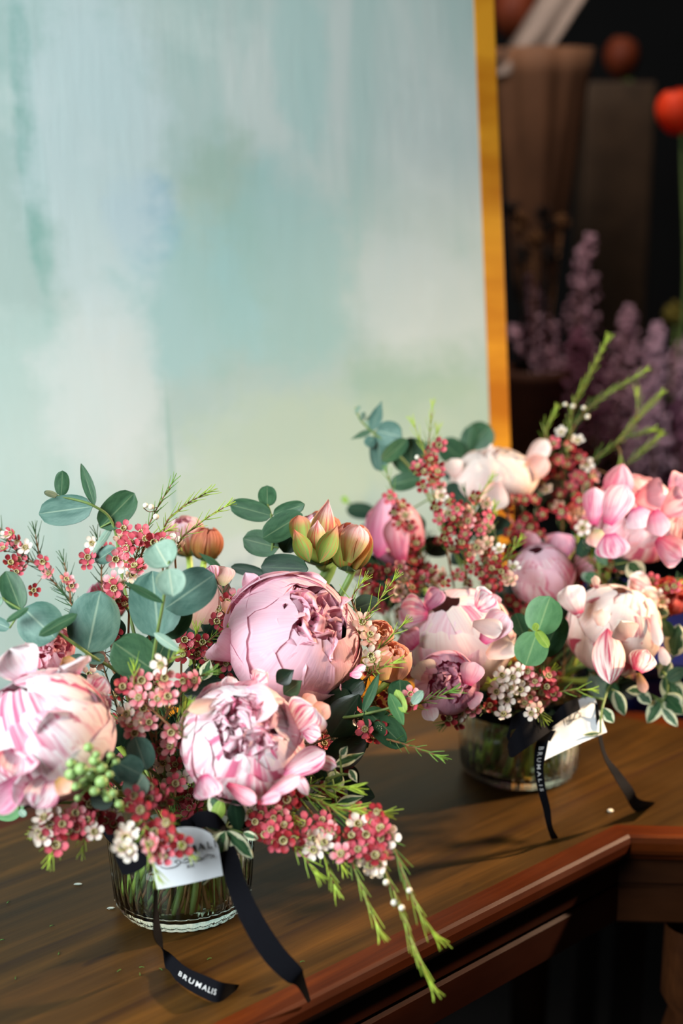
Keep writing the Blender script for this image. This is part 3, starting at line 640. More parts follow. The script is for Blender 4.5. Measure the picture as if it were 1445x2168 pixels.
peony(PN, 'dusky pink peony behind the left eucalyptus, mostly hidden', 'flower', 0, 225, 1270, 1.19, 44, (-.1, .8, .5), 1.0,
  [(5, 1.0, 140, 46, 0, .06, 'mauve', .3), (5, .9, 145, 40, 0, .08, 'rose', 1.1)], [], seed=121)
rnd = random.Random(5)

# ------------------------------------------------------------------ foliage with broad leaves
def leafy(name, label, cat, b, stempts, leaves, stem_r=0.0012, mat=None, group=None, d_default=1.1):
    pts = [P(*p) for p in stempts]
    ro = root(name, pts[0], label, cat, group)
    q = MB(); nk, bot = to_vase(b, pts[0])
    q.tube(catmull([bot, nk] + pts, 6), stem_r * 1.5, stem_r * 0.7, 6)
    path = catmull(pts, 10)
    for lf in leaves:
        x0, y0, x1, y1, wp, kind = lf[:6]; kw = dict(lf[6]) if len(lf) > 6 else {}
        d = kw.pop('d', None); dt = kw.pop('dt', rnd.uniform(-.012, .012))
        bp = P(x0, y0, d if d else 1.0)
        if d is None:                                  # take the depth of the nearest stem point as seen from the camera
            best = min(path, key=lambda s: ((s - CAM).normalized() - (bp - CAM).normalized()).length)
            d = (best - CAM).dot(fw)
            if ((best - CAM).normalized() - (bp - CAM).normalized()).length < 0.03:
                q.tube(catmull([best, (best + P(x0, y0, d)) / 2, P(x0, y0, d)], 3), stem_r * .7, stem_r * .6, 5)
        roll = kw.get('roll', 0)
        V, F, U = sheet(P(x0, y0, d), P(x1, y1, d + dt), wp * d * PX / max(.3, math.cos(roll)), **{**dict(cup=rnd.uniform(-.2, .22), curl=rnd.uniform(-.15, .2), shape='round', ruff=0.03, ns=12, nt=10), **kw})
        thick(mk('leaf', V, F, LEAF[kind], ro, U), 0.0006)
    q.make('stem', mat or TWIGG, ro); return ro
EU = 'eucalyptus_stem'
leafy(EU, 'eucalyptus stem rising highest at the left, two round leaves against the canvas', 'foliage', 0, [(300, 1400, 1.12), (262, 1240, 1.13), (240, 1112, 1.12), (196, 1070, 1.11), (132, 1052, 1.11), (100, 1046, 1.11)],
  [(196, 1072, 82, 1088, 66, 'blue'), (212, 1117, 286, 1042, 66, 'green'), (200, 1070, 172, 982, 25, 'green', dict(shape='oval')), (130, 1050, 132, 996, 32, 'green'),
   (122, 1050, 94, 1042, 14, 'pale'), (238, 1112, 197, 1172, 17, 'pale', dict(shape='oval')), (246, 1160, 200, 1190, 36, 'blue')])
leafy(EU, 'blue-green eucalyptus stem reaching to the left edge above the striped peony', 'foliage', 0, [(330, 1490, 1.08), (188, 1385, 1.03), (120, 1338, 1.02), (60, 1300, 1.02), (12, 1272, 1.02)],
  [(185, 1382, 212, 1252, 114, 'blue', dict(dt=.02)), (50, 1288, 118, 1352, 100, 'blue', dict(cup=-.2)), (44, 1292, 12, 1210, 54, 'green', dict(dt=.01)), (82, 1346, 164, 1300, 26, 'green', dict(d=1.0)),
   (14, 1316, 60, 1287, 15, 'green', dict(d=1.01)), (178, 1390, 128, 1418, 32, 'blue'), (178, 1390, 222, 1396, 28, 'blue'), (20, 1330, -30, 1310, 30, 'blue'), (5, 1265, -20, 1290, 20, 'pale')])
leafy(EU, 'upright eucalyptus stem with large pale round leaves in front, left of the peach bud', 'foliage', 0, [(322, 1470, 1.05), (324, 1400, 1.02), (333, 1340, 1.01), (346, 1270, 1.0), (352, 1215, .99), (358, 1188, .985)],
  [(356, 1200, 326, 1148, 80, 'pale', dict(d=.985, dt=.01, cup=.3)), (357, 1204, 366, 1262, 66, 'pale', dict(d=.98, dt=-.01)), (336, 1350, 322, 1208, 116, 'blue', dict(d=1.02, cup=.15)), (350, 1288, 455, 1215, 92, 'blue', dict(d=1.015, cup=-.15)),
   (345, 1352, 385, 1262, 84, 'green', dict(d=1.035)), (346, 1276, 258, 1230, 18, 'green', dict(d=1.0, shape='oval')), (324, 1418, 240, 1360, 96, 'green', dict(d=1.02, cup=-.1)), (326, 1340, 382, 1380, 22, 'pale', dict(d=1.0, shape='oval')),
   (322, 1420, 355, 1350, 70, 'green', dict(d=1.045))])
leafy(EU, 'dark green eucalyptus stem standing between the withered bud and the tall bud', 'foliage', 0, [(560, 1300, 1.16), (565, 1225, 1.15), (577, 1150, 1.14), (574, 1095, 1.145), (566, 1068, 1.15)],
  [(566, 1072, 565, 1028, 40, 'green'), (575, 1092, 486, 1068, 46, 'green'), (578, 1090, 644, 1068, 34, 'green'), (556, 1140, 640, 1088, 58, 'green', dict(d=1.13)), (590, 1160, 512, 1140, 58, 'green'),
   (552, 1200, 652, 1205, 62, 'dark', dict(d=1.13)), (560, 1215, 490, 1200, 26, 'dark'), (600, 1170, 630, 1110, 50, 'dark', dict(d=1.155)), (470, 1205, 420, 1170, 16, 'green', dict(d=1.17, shape='leaf'))])
leafy(EU, 'eucalyptus stem with a dark broad leaf hanging low at the right of the front bouquet', 'foliage', 0, [(640, 1540, 1.09), (752, 1516, 1.06), (820, 1500, 1.05), (882, 1478, 1.045)],
  [(772, 1500, 856, 1580, 62, 'green', dict(cup=.2)), (850, 1492, 845, 1436, 54, 'green', dict(d=1.055)), (768, 1508, 803, 1424, 22, 'green', dict(shape='oval', d=1.04)), (824, 1468, 854, 1536, 28, 'fresh', dict(d=1.03, shape='oval')),
   (838, 1460, 858, 1510, 22, 'lime', dict(d=1.036)), (872, 1490, 895, 1462, 22, 'pale', dict(d=1.03)), (690, 1530, 735, 1460, 60, 'deep'), (700, 1500, 770, 1440, 50, 'deep')], mat=TWIGG)
leafy(EU, 'blue-green eucalyptus tip pointing up left over the right bouquet', 'foliage', 1, [(930, 1100, 1.36), (872, 998, 1.35), (818, 940, 1.34), (785, 912, 1.34), (762, 888, 1.34), (752, 862, 1.34)],
  [(785, 915, 808, 848, 28, 'blue', dict(shape='leaf')), (796, 912, 852, 925, 56, 'blue'), (798, 922, 806, 998, 42, 'blue'), (862, 930, 806, 980, 36, 'green', dict(d=1.325)), (872, 1005, 868, 926, 86, 'green', dict(d=1.36)),
   (790, 910, 742, 930, 14, 'green', dict(shape='leaf')), (775, 905, 792, 880, 22, 'pale'), (765, 890, 770, 872, 12, 'pale'), (752, 875, 762, 858, 8, 'pale'), (890, 1010, 824, 1028, 40, 'green', dict(d=1.34)), (790, 925, 776, 945, 26, 'blue'), (850, 1090, 900, 1120, 40, 'green')])
leafy(EU, 'eucalyptus leaves behind the creamy-white peony, touching the gold frame', 'foliage', 1, [(1000, 1080, 1.44), (985, 1000, 1.45), (985, 960, 1.46), (1000, 930, 1.46)],
  [(990, 950, 1038, 900, 66, 'green'), (980, 975, 932, 935, 56, 'green'), (985, 965, 1000, 900, 40, 'green'), (990, 1075, 946, 1024, 44, 'dark', dict(d=1.38)), (975, 1010, 940, 990, 40, 'dark')])
leafy(EU, 'dark blurred eucalyptus leaf left of the deep pink side-on peony', 'foliage', 1, [(880, 1180, 1.44), (800, 1110, 1.47), (735, 1062, 1.48)], [(795, 1085, 732, 1078, 36, 'dark'), (735, 1065, 725, 1052, 14, 'lime'), (800, 1110, 760, 1130, 30, 'dark')])
leafy(EU, 'fresh green eucalyptus leaf pair with a lime shoot, left of the ivory striped peony', 'foliage', 1, [(1150, 1440, 1.20), (1145, 1380, 1.17), (1137, 1338, 1.16)],
  [(1137, 1342, 1164, 1262, 80, 'fresh', dict(d=1.165)), (1136, 1338, 1112, 1410, 72, 'fresh', dict(d=1.165)), (1146, 1390, 1190, 1302, 62, 'green', dict(d=1.185)), (1134, 1334, 1161, 1371, 22, 'lime', dict(d=1.15)), (1108, 1345, 1090, 1296, 38, 'green', dict(d=1.2)), (1130, 1335, 1136, 1320, 14, 'lime', dict(d=1.15))])
leafy('boxwood_sprig', 'small dark green leaves under the upright pink peony at the right', 'foliage', 1, [(1290, 1300, 1.33), (1270, 1220, 1.31), (1262, 1160, 1.30)],
  [(1262, 1160, 1284, 1198, 26, 'green', dict(shape='oval')), (1240, 1215, 1260, 1230, 24, 'green'), (1290, 1172, 1320, 1182, 24, 'dark'), (1240, 1140, 1228, 1180, 30, 'dark'), (1330, 1190, 1360, 1225, 44, 'var', dict(shape='oval')), (1300, 1190, 1330, 1200, 30, 'dark'), (1260, 1230, 1230, 1215, 20, 'pale')])
leafy(EU, 'broad green leaf under the striped peony at the left edge', 'foliage', 0, [(200, 1700, 1.03), (80, 1700, .99), (30, 1700, .985)], [(52, 1702, -20, 1728, 50, 'fresh', dict(shape='oval')), (40, 1715, 56, 1728, 16, 'pale')])
# seeded eucalyptus / grey-blue leaves left of centre
leafy(EU, 'grey-blue eucalyptus leaves showing behind the green berry cluster', 'foliage', 0, [(330, 1640, 1.04), (290, 1620, .985), (240, 1600, .96)],
  [(300, 1640, 248, 1615, 60, 'blue', dict(d=.965)), (270, 1690, 305, 1640, 56, 'pale', dict(d=.96)), (255, 1660, 225, 1600, 40, 'blue', dict(d=.96)), (310, 1630, 285, 1560, 60, 'blue', dict(d=.99)), (240, 1700, 190, 1690, 40, 'dark', dict(d=.965))])
VG = 'variegated_pittosporum_sprig'
leafy(VG, 'variegated sprig with cream-edged leaves hanging over the front card', 'foliage', 0, [(500, 1700, 1.02), (486, 1730, 1.0), (476, 1758, .985)],
  [(476, 1760, 428, 1873, 46, 'var', dict(shape='oval', d=.975, ruff=.15)), (478, 1760, 536, 1817, 34, 'var', dict(shape='oval', d=.98, ruff=.15)), (472, 1765, 412, 1806, 24, 'var', dict(shape='oval')), (474, 1755, 430, 1742, 32, 'var', dict(shape='oval')),
   (478, 1756, 516, 1762, 26, 'var', dict(shape='oval')), (470, 1730, 446, 1680, 40, 'var', dict(shape='oval', d=.99)), (455, 1740, 470, 1690, 30, 'lime', dict(shape='oval', d=.985)), (515, 1764, 546, 1776, 18, 'var', dict(shape='oval')), (496, 1690, 506, 1772, 40, 'deep', dict(shape='leaf', d=.985)),
   (480, 1700, 425, 1745, 22, 'var', dict(shape='oval'))])
leafy(VG, 'variegated sprig with curled leaves, right of the half-open light pink peony', 'foliage', 0, [(620, 1640, 1.05), (690, 1648, 1.03), (720, 1640, 1.02), (740, 1640, 1.02)],
  [(705, 1622, 770, 1594, 24, 'var', dict(shape='leaf', ruff=.3)), (690, 1670, 724, 1640, 42, 'var', dict(shape='round', ruff=.3)), (712, 1702, 768, 1686, 22, 'var', dict(shape='leaf', ruff=.3)), (720, 1600, 735, 1580, 18, 'var', dict(shape='leaf', ruff=.4)), (690, 1650, 660, 1620, 26, 'dark'),
   (688, 1665, 710, 1690, 18, 'lime', dict(shape='oval')), (650, 1695, 690, 1688, 18, 'var', dict(shape='leaf')), (740, 1630, 755, 1655, 18, 'var', dict(shape='leaf'))])
leafy(VG, 'variegated sprig hanging below the ivory peony over the right card', 'foliage', 1, [(1290, 1430, 1.27), (1282, 1470, 1.23), (1272, 1510, 1.21), (1270, 1552, 1.20)],
  [(1252, 1428, 1278, 1480, 46, 'pale', dict(shape='oval')), (1300, 1462, 1322, 1516, 30, 'var', dict(shape='oval')), (1274, 1500, 1300, 1532, 26, 'var', dict(shape='oval')), (1270, 1552, 1228, 1556, 10, 'var', dict(shape='leaf')), (1292, 1440, 1300, 1490, 30, 'green', dict(shape='oval')), (1236, 1470, 1225, 1510, 16, 'green', dict(shape='leaf'))])
leafy(VG, 'large variegated sprig spilling over the table behind, at the right edge', 'foliage', 1, [(1330, 1400, 1.30), (1400, 1420, 1.26), (1412, 1460, 1.25), (1400, 1490, 1.25)],
  [(1402, 1436, 1450, 1492, 52, 'var', dict(shape='oval', ruff=.15)), (1400, 1478, 1370, 1530, 34, 'var', dict(shape='oval', ruff=.15)), (1404, 1472, 1445, 1512, 50, 'var', dict(shape='oval', ruff=.15)), (1402, 1500, 1434, 1538, 24, 'var', dict(shape='oval')),
   (1425, 1390, 1436, 1322, 50, 'var', dict(shape='oval', ruff=.15)), (1418, 1400, 1395, 1435, 30, 'var', dict(shape='oval')), (1420, 1350, 1400, 1310, 30, 'green', dict(shape='oval')), (1362, 1462, 1322, 1462, 22, 'var', dict(shape='leaf')), (1350, 1465, 1378, 1490, 28, 'var', dict(shape='oval')),
   (1410, 1440, 1450, 1415, 30, 'green', dict(shape='oval')), (1385, 1290, 1415, 1300, 30, 'var', dict(shape='oval', d=1.28))])
leafy('salal_stem', 'dark glossy pointed leaves between the big blush globe and the light pink peony', 'foliage', 0, [(560, 1560, 1.10), (600, 1480, 1.06), (620, 1450, 1.04)],
  [(585, 1445, 622, 1418, 40, 'deep', dict(shape='leaf', d=1.02)), (600, 1470, 640, 1440, 40, 'green', dict(shape='leaf', d=1.03)), (700, 1560, 760, 1470, 80, 'deep', dict(shape='oval', d=1.07)), (690, 1620, 780, 1560, 70, 'deep', dict(shape='oval', d=1.08)),
   (430, 1440, 445, 1395, 30, 'var', dict(shape='leaf', d=1.03)), (300, 1600, 330, 1500, 70, 'deep', dict(shape='oval', d=1.06)), (260, 1580, 300, 1500, 60, 'deep', dict(shape='oval', d=1.07)), (390, 1470, 470, 1440, 60, 'deep', dict(shape='oval', d=1.08))])
# green berry cluster
bp = root('berry_cluster', P(240, 1640, .97), 'bright green berry cluster in front of the striped peony at lower left', 'foliage')
q = MB(); nk, bot = to_vase(0, P(240, 1660, .97)); q.tube(catmull([bot, nk, P(260, 1670, .97), P(220, 1630, .93)], 6), .0016, .001, 6)
q2 = []
for (x, y, r) in [(150, 1615, 15), (168, 1600, 13), (187, 1582, 13), (200, 1610, 15), (172, 1628, 18), (150, 1640, 17), (195, 1640, 20), (215, 1625, 15), (180, 1660, 19), (160, 1665, 12), (215, 1655, 17), (200, 1675, 13), (228, 1690, 11), (240, 1680, 11), (252, 1702, 11), (222, 1680, 11), (246, 1612, 9), (234, 1600, 9), (165, 1690, 9), (140, 1622, 10), (205, 1597, 10), (232, 1640, 11)]:
    d = .925 + rnd.uniform(-.008, .012); c = P(x, y, d); rr_ = r * d * PX * .85
    q.tube([P(215, 1640, .945), c], .0005, .0005, 4)
    b = MB(); b.blob(c, rr_, 12, 8, 0, (1, 1, .9)); b.blob(c + cdir((.2, .5, .6)) * rr_ * .85, rr_ * .35, 8, 5, 0)
    q2.append(b)
BERRY = plain('berry_green', (150, 184, 110), 0.35, 0.5, transl=.15, var=.3, scale=250)
for b in q2: b.make('berry', BERRY, bp)
q.make('stem', TWIGG, bp)

# ------------------------------------------------------------------ waxflower
def blossom_mesh(kind):
    q = MB(); rp = .0042
    for k in range(5):
        a = 2 * math.pi * k / 5 + 0.1 * math.sin(k * 3); cx, cy = math.cos(a), math.sin(a)
        rows = []; U = []
        for i in range(8):
            s = i / 7
            hw = .0026 * (.42 + .58 * math.sin(math.pi * min(1, .75 * s))) * (1 if s < .7 else math.sqrt(max(.10, 1 - ((s - .62) / .40) ** 2)))
            rr = .0020 + s * .0052
            row = []
            for j in range(5):
                t = -1 + j / 2
                z = .0012 + .0016 * s * s + .0009 * t * t * s
                r2 = rr
                row.append(Vector((cx * r2 - cy * hw * t, cy * r2 + cx * hw * t, z))); U.append((s, 0.5))
            rows.append(row)
        q.grid(rows, False, U, 0)
    me = q
    ob = me.make('blossom', WAX[kind]); d = ob.data; C.objects.unlink(ob); bpy.data.objects.remove(ob)
    return d
def cup_mesh():
    q = MB(); n = 14
    q.lathe((0, 0, 0), [(.0004, -.0042), (.0011, -.0035), (.0019, -.0012), (.0026, .0012), (.0024, .0020)], n, 2)
    q.lathe((0, 0, 0), [(.0024, .0020), (.0021, .0022), (.0018, .0014)], n, 1)
    q.lathe((0, 0, 0), [(.0018, .0014), (.0010, .0008), (.0002, .0010)], n, 0)
    for k in range(10):
        a = k * .628; q.blob((math.cos(a) * .0022, math.sin(a) * .0022, .0027), .00035, 5, 4, 3)
    q.tube([(0, 0, .0008), (0, 0, .0028)], .0002, .0002, 4, 3)
    ob = q.make('flower_cup', [CUPM, CUPR, CALYX, ANTH]); d = ob.data; C.objects.unlink(ob); bpy.data.objects.remove(ob)
    return d
BL = {k: blossom_mesh(k) for k in 'rdpwc'}; CUP = cup_mesh()
q = MB(); q.blob((0, 0, 0), .0022, 10, 8, 0, (1, 1, 1)); q.lathe((0, 0, -.0034), [(.0003, 0), (.0012, .001), (.0019, .0028)], 10, 1)
ob = q.make('bud', [BUDW, CALYX]); BUDMESH = ob.data; C.objects.unlink(ob); bpy.data.objects.remove(ob)
def sprig(label, b, stems, blossoms=(), nk='n', nlen=.012, step=.0054, group=None, spread=.75, name='waxflower_sprig', scale=1.0, start=.0, rt_=None, bend=.25, bs=1.0, twig=None, red=True):
    paths = [catmull([P(*p) for p in st], 9) for st in stems]
    ro = root(name, paths[0][0], label, 'foliage' if not blossoms else 'flower', group)
    br = MB(); fo = MB()
    if b is not None:
        k1, bot = to_vase(b, paths[0][0]); br.tube(catmull([bot, k1, paths[0][0]], 8), .0011, .0009, 6)
    for i, pa in enumerate(paths):
        if i:                                          # joins the nearest point of the first stem
            near = min(paths[0], key=lambda s: (s - pa[0]).length)
            if (near - pa[0]).length > .002: br.tube([near, pa[0]], .0007, .0007, 5)
        br.tube(pa, .0010 * scale, .0004 * scale, 6)
        L = sum((pa[k + 1] - pa[k]).length for k in range(len(pa) - 1)); pos = start * L; acc = 0; k = 0; ang = rnd.random() * 6
        while pos < L:
            while k < len(pa) - 2 and acc + (pa[k + 1] - pa[k]).length < pos: acc += (pa[k + 1] - pa[k]).length; k += 1
            seg = pa[k + 1] - pa[k]; t = seg.normalized(); p = pa[k] + t * (pos - acc); f = pos / L
            ang += 1.57 + rnd.uniform(-.3, .3)
            o1 = t.orthogonal().normalized(); o2 = t.cross(o1)
            for sgn in (0, math.pi):
                o = o1 * math.cos(ang + sgn) + o2 * math.sin(ang + sgn)
                ln = nlen * scale * rnd.uniform(.65, 1.15); sp_ = spread * (1 - .5 * f)
                dr = (t + o * sp_ * 1.3).normalized(); q1 = p + dr * ln * .5; q2 = p + dr * ln + t * ln * bend * .5
                fo.tube([p, q1, q2], .00058 * scale, .0002 * scale, 4, 0, (f * .8, f * .8 + .25), cap=False)
            pos += step * rnd.uniform(.8, 1.2)
        for a in range(5):
            o1 = t.orthogonal().normalized(); o2 = t.cross(o1); o = o1 * math.cos(a * 1.256) + o2 * math.sin(a * 1.256)
            e = pa[-1]; ln = nlen * scale * .8; fo.tube([e, e + (t + o * .25) * ln * .5, e + (t + o * .35) * ln], .0005 * scale, .0002 * scale, 4, 0, (.9, 1.1), cap=False)
    allp = [p for pa in paths for p in pa]
    obs = []
    for bl in blossoms:
        x, y, kd = bl[:3]
        if b == 0 and kd in 'rd' and rnd.random() < .22: kd = {'r': 'p', 'd': 'r'}[kd]
        if b == 1 and kd == 'r' and rnd.random() < .4: kd = 'd'
        v = (P(x, y, 1) - CAM).normalized()
        near = min(allp, key=lambda s: ((s - CAM).normalized() - v).length)
        d = bl[3] if len(bl) > 3 else (near - CAM).dot(fw) - rnd.uniform(.002, .014)
        c = P(x, y, d)
        foot = min(allp, key=lambda s: (s - c).length)
        tilt = bl[4] if len(bl) > 4 else None
        n = cdir(tilt if tilt else (rnd.uniform(-.55, .55), rnd.uniform(-.2, .75), rnd.uniform(.5, 1)))
        obs.append((c, n, kd, foot))
        br.tube(catmull([foot, (foot + c - n * .006) / 2 + Vector((0, 0, -.001)), c - n * .0035 * bs], 4), .00035, .0004, 4, 0)
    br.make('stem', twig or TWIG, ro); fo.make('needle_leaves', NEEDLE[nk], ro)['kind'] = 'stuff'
    org = ro.location
    for c, n, kd, foot in obs:
        s = bs * (1.08 if b == 0 else 1.0) * rnd.uniform(.85, 1.1)
        M = Matrix.Translation(c - org) @ n.to_track_quat('Z', 'Y').to_matrix().to_4x4() @ Matrix.Rotation(rnd.random() * 6, 4, 'Z') @ Matrix.Scale(s, 4)
        if kd == 'b':
            o = bpy.data.objects.new('bud', BUDMESH); C.objects.link(o); o.parent = ro; o.matrix_local = M
        else:
            o = bpy.data.objects.new('blossom', BL[kd]); C.objects.link(o); o.parent = ro; o.matrix_local = M
            k = bpy.data.objects.new('flower_cup', CUP); C.objects.link(k); k.parent = o
    return ro
# front bouquet
sprig('waxflower sprig with small red blossoms at the left edge against the canvas', 0, [[(190, 1330, 1.16), (130, 1250, 1.16), (80, 1200, 1.15), (20, 1145, 1.15)], [(95, 1215, 1.15), (80, 1160, 1.15), (75, 1130, 1.15)], [(150, 1270, 1.15), (140, 1210, 1.15), (135, 1190, 1.15)], [(60, 1190, 1.15), (20, 1150, 1.15), (-5, 1110, 1.15)]],
  [(38, 1148, 'r'), (8, 1162, 'r'), (40, 1185, 'r'), (22, 1192, 'd'), (45, 1205, 'p'), (92, 1188, 'r'), (140, 1228, 'r'), (105, 1215, 'p'), (15, 1135, 'w'), (55, 1160, 'w'), (150, 1240, 'r'), (34, 1212, 'r'), (70, 1250, 'd'), (25, 1128, 'r')], nk='d', nlen=.013, bs=.85)
sprig('little upright waxflower sprig between the two left eucalyptus stems', 0, [[(222, 1310, 1.15), (215, 1230, 1.14), (214, 1180, 1.14), (206, 1140, 1.14)]], [(186, 1180, 'r'), (182, 1190, 'd'), (228, 1162, 'r'), (196, 1150, 'w'), (236, 1168, 'p')], nk='d', nlen=.014, spread=1.1, bs=.85)
sprig('tall waxflower sprig with red and white blossoms rising above the pale eucalyptus leaves', 0, [[(270, 1400, 1.10), (275, 1260, 1.07), (287, 1180, 1.07), (325, 1090, 1.07), (362, 1026, 1.07)]],
  [(262, 1120, 'r'), (278, 1148, 'r'), (260, 1142, 'c'), (310, 1142, 'r'), (300, 1130, 'd'), (262, 1190, 'w'), (278, 1216, 'w'), (244, 1184, 'p'), (296, 1204, 'p'), (285, 1200, 'r'), (240, 1232, 'p'), (262, 1238, 'w'), (250, 1272, 'r'), (266, 1282, 'd'), (234, 1262, 'r'), (308, 1070, 'b'), (320, 1073, 'b'), (330, 1094, 'b'), (242, 1245, 'r'), (270, 1160, 'r')], start=.3)
sprig('needle-leaved waxflower tip leaning right in front of the pale striped bud', 0, [[(350, 1300, 1.12), (345, 1130, 1.11), (385, 1075, 1.10), (436, 1044, 1.10)]], [(365, 1150, 'w'), (378, 1160, 'c')], nk='b', start=.55)
sprig('second needle-leaved tip crossing in front of the rust withered bud', 0, [[(385, 1300, 1.12), (372, 1165, 1.10), (420, 1110, 1.09), (474, 1074, 1.09)]], [], nk='b', start=.55)
sprig('bright short needle tip pointing right beside the red blossoms at the tall bud row', 0, [[(290, 1200, 1.08), (315, 1140, 1.06), (350, 1125, 1.06)]], [(345, 1145, 'r'), (325, 1150, 'd')], nk='b')
sprig('dark red waxflower blossoms in the shade below the peach bud', 0, [[(420, 1480, 1.12), (410, 1400, 1.10), (415, 1340, 1.10)], [(412, 1380, 1.10), (450, 1350, 1.08), (478, 1330, 1.075)]],
  [(390, 1355, 'r'), (390, 1386, 'd'), (420, 1388, 'r'), (428, 1362, 'd'), (405, 1370, 'd'), (440, 1395, 'd')], nk='b')
sprig('pink waxflower spray standing in the dark gap left of the light pink peony', 0, [[(340, 1640, 1.06), (330, 1560, 1.01), (335, 1480, .99), (345, 1420, .98)], [(325, 1560, 1.01), (290, 1490, 1.0), (285, 1420, 1.0)], [(335, 1540, 1.0), (395, 1450, 1.01), (440, 1425, 1.01)]],
  [(343, 1408, 'w', .975), (346, 1436, 'p', .975), (354, 1476, 'p', .975), (335, 1480, 'p'), (390, 1440, 'r'), (416, 1440, 'p'), (300, 1440, 'r'), (296, 1478, 'r'), (258, 1455, 'r'), (270, 1512, 'w'), (302, 1500, 'p'), (300, 1528, 'w'), (284, 1552, 'p'), (275, 1535, 'p'), (362, 1550, 'p'), (364, 1580, 'p'), (347, 1614, 'w'), (372, 1620, 'r'), (366, 1655, 'w'), (340, 1590, 'r'), (315, 1530, 'p')], start=.15, nk='n')
sprig('bright green waxflower tip beside the pink waxflower spray', 0, [[(300, 1500, 1.02), (285, 1460, .99), (284, 1420, .985)], [(350, 1460, .99), (352, 1410, .975), (372, 1385, .97)], [(385, 1560, .98), (388, 1520, .965), (398, 1495, .96)]], [], nk='b', nlen=.009)
sprig('low waxflower sprig with white and red blossoms, hanging below the striped peony', 0, [[(270, 1690, 1.05), (200, 1720, .985), (150, 1740, .97), (90, 1760, .965)], [(150, 1735, .97), (125, 1770, .965), (108, 1812, .96)], [(195, 1720, .98), (185, 1750, .97), (176, 1790, .97)]],
  [(112, 1728, 'w'), (95, 1733, 'w'), (90, 1770, 'w'), (80, 1762, 'w'), (105, 1746, 'r'), (132, 1745, 'r'), (150, 1733, 'r'), (158, 1722, 'p'), (165, 1755, 'r'), (188, 1738, 'r'), (200, 1762, 'w'), (178, 1762, 'd'), (215, 1700, 'r'), (190, 1705, 'd'), (236, 1726, 'w'), (222, 1738, 'r'), (120, 1790, 'r'), (145, 1760, 'd'), (205, 1720, 'd'), (240, 1745, 'r')], nk='b')
sprig('dense red waxflower cluster over the lip of the front vase', 0, [[(380, 1700, 1.06), (350, 1690, .99), (310, 1690, .97), (280, 1700, .96)], [(340, 1690, .985), (310, 1740, .945), (310, 1790, .93), (332, 1850, .93)], [(350, 1700, .98), (370, 1760, .94), (395, 1800, .93)]],
  [(285, 1686, 'r'), (316, 1694, 'r'), (345, 1682, 'r'), (320, 1664, 'd'), (345, 1700, 'd'), (290, 1738, 'r', .95), (325, 1762, 'd', .935), (355, 1742, 'd', .935), (362, 1778, 'd', .935), (340, 1790, 'd', .935), (265, 1776, 'w', .935), (258, 1798, 'w', .93), (278, 1800, 'w', .93), (270, 1762, 'w', .94), (322, 1788, 'p', .93), (330, 1806, 'p', .93), (345, 1812, 'r', .93), (392, 1722, 'r'), (380, 1702, 'd'), (404, 1712, 'r'), (370, 1660, 'r'), (385, 1650, 'w'), (400, 1690, 'd'), (300, 1716, 'd'), (272, 1706, 'r'), (385, 1790, 'd', .93), (415, 1700, 'r'), (418, 1730, 'd')], nk='b', bs=1.0)
lowb = [(531, 1721, 'w'), (556, 1724, 'r'), (582, 1731, 'd'), (593, 1722, 'r'), (547, 1759, 'r'), (575, 1756, 'r'), (603, 1749, 'r'), (581, 1784, 'r'), (560, 1770, 'd'), (600, 1778, 'd'), (609, 1695, 'd'), (540, 1740, 'd')]
sprig('red waxflower cluster just right of the front vase neck', 0, [[(520, 1690, 1.04), (560, 1740, 1.0), (593, 1762, .985), (625, 1793, .975), (668, 1846, .965)], [(540, 1700, 1.02), (600, 1710, 1.0), (620, 1730, .99)]], lowb, nk='b', start=.1)
sprig('waxflower sprig with a bright white blossom, right of the front vase', 0, [[(560, 1680, 1.05), (630, 1740, 1.0), (674, 1787, .98), (690, 1825, .97), (707, 1874, .965)], [(640, 1700, 1.01), (690, 1760, .99), (722, 1830, .975)]],
  [(642, 1745, 'r'), (681, 1757, 'r'), (683, 1738, 'r'), (634, 1784, 'r'), (658, 1777, 'w'), (665, 1797, 'w'), (625, 1775, 'd'), (648, 1795, 'r'), (709, 1771, 'd'), (684, 1785, 'w'), (700, 1760, 'r')], nk='b', start=.1)
sprig('long trailing waxflower spray reaching out over the table edge', 0, [[(600, 1670, 1.05), (700, 1712, 1.0), (770, 1765, .98), (799, 1812, .97), (824, 1865, .96), (849, 1927, .95), (874, 2005, .94), (908, 2076, .935)], [(770, 1740, .98), (830, 1793, .965), (858, 1865, .955), (889, 1936, .95), (914, 1971, .95)],
   [(690, 1705, 1.0), (727, 1774, .98), (746, 1830, .97), (796, 1955, .955)], [(700, 1710, 1.0), (770, 1722, .985), (800, 1722, .98)]],
  [(751, 1717, 'r'), (758, 1746, 'w'), (800, 1718, 'd'), (786, 1746, 'd'), (807, 1756, 'r'), (804, 1774, 'r'), (743, 1771, 'd'), (758, 1799, 'r'), (783, 1795, 'r'), (770, 1800, 'r'), (724, 1809, 'p'), (738, 1808, 'r'), (765, 1819, 'w'), (780, 1832, 'w'), (794, 1836, 'w'), (803, 1830, 'w'), (825, 1771, 'w'), (817, 1868, 'b'), (834, 1911, 'b'), (866, 1885, 'b'), (850, 1922, 'b'), (795, 1812, 'd'), (812, 1812, 'r'), (775, 1765, 'r')], nk='b', start=.12, nlen=.0165, spread=.30, step=.0075)
sprig('lime-tipped needle sprig standing right of the big blush globe', 0, [[(760, 1440, 1.12), (765, 1330, 1.08), (800, 1275, 1.07), (830, 1232, 1.065)], [(768, 1320, 1.08), (745, 1270, 1.08), (765, 1235, 1.075)]], [(785, 1355, 'c'), (768, 1318, 'c')], nk='b', start=.35, nlen=.013)
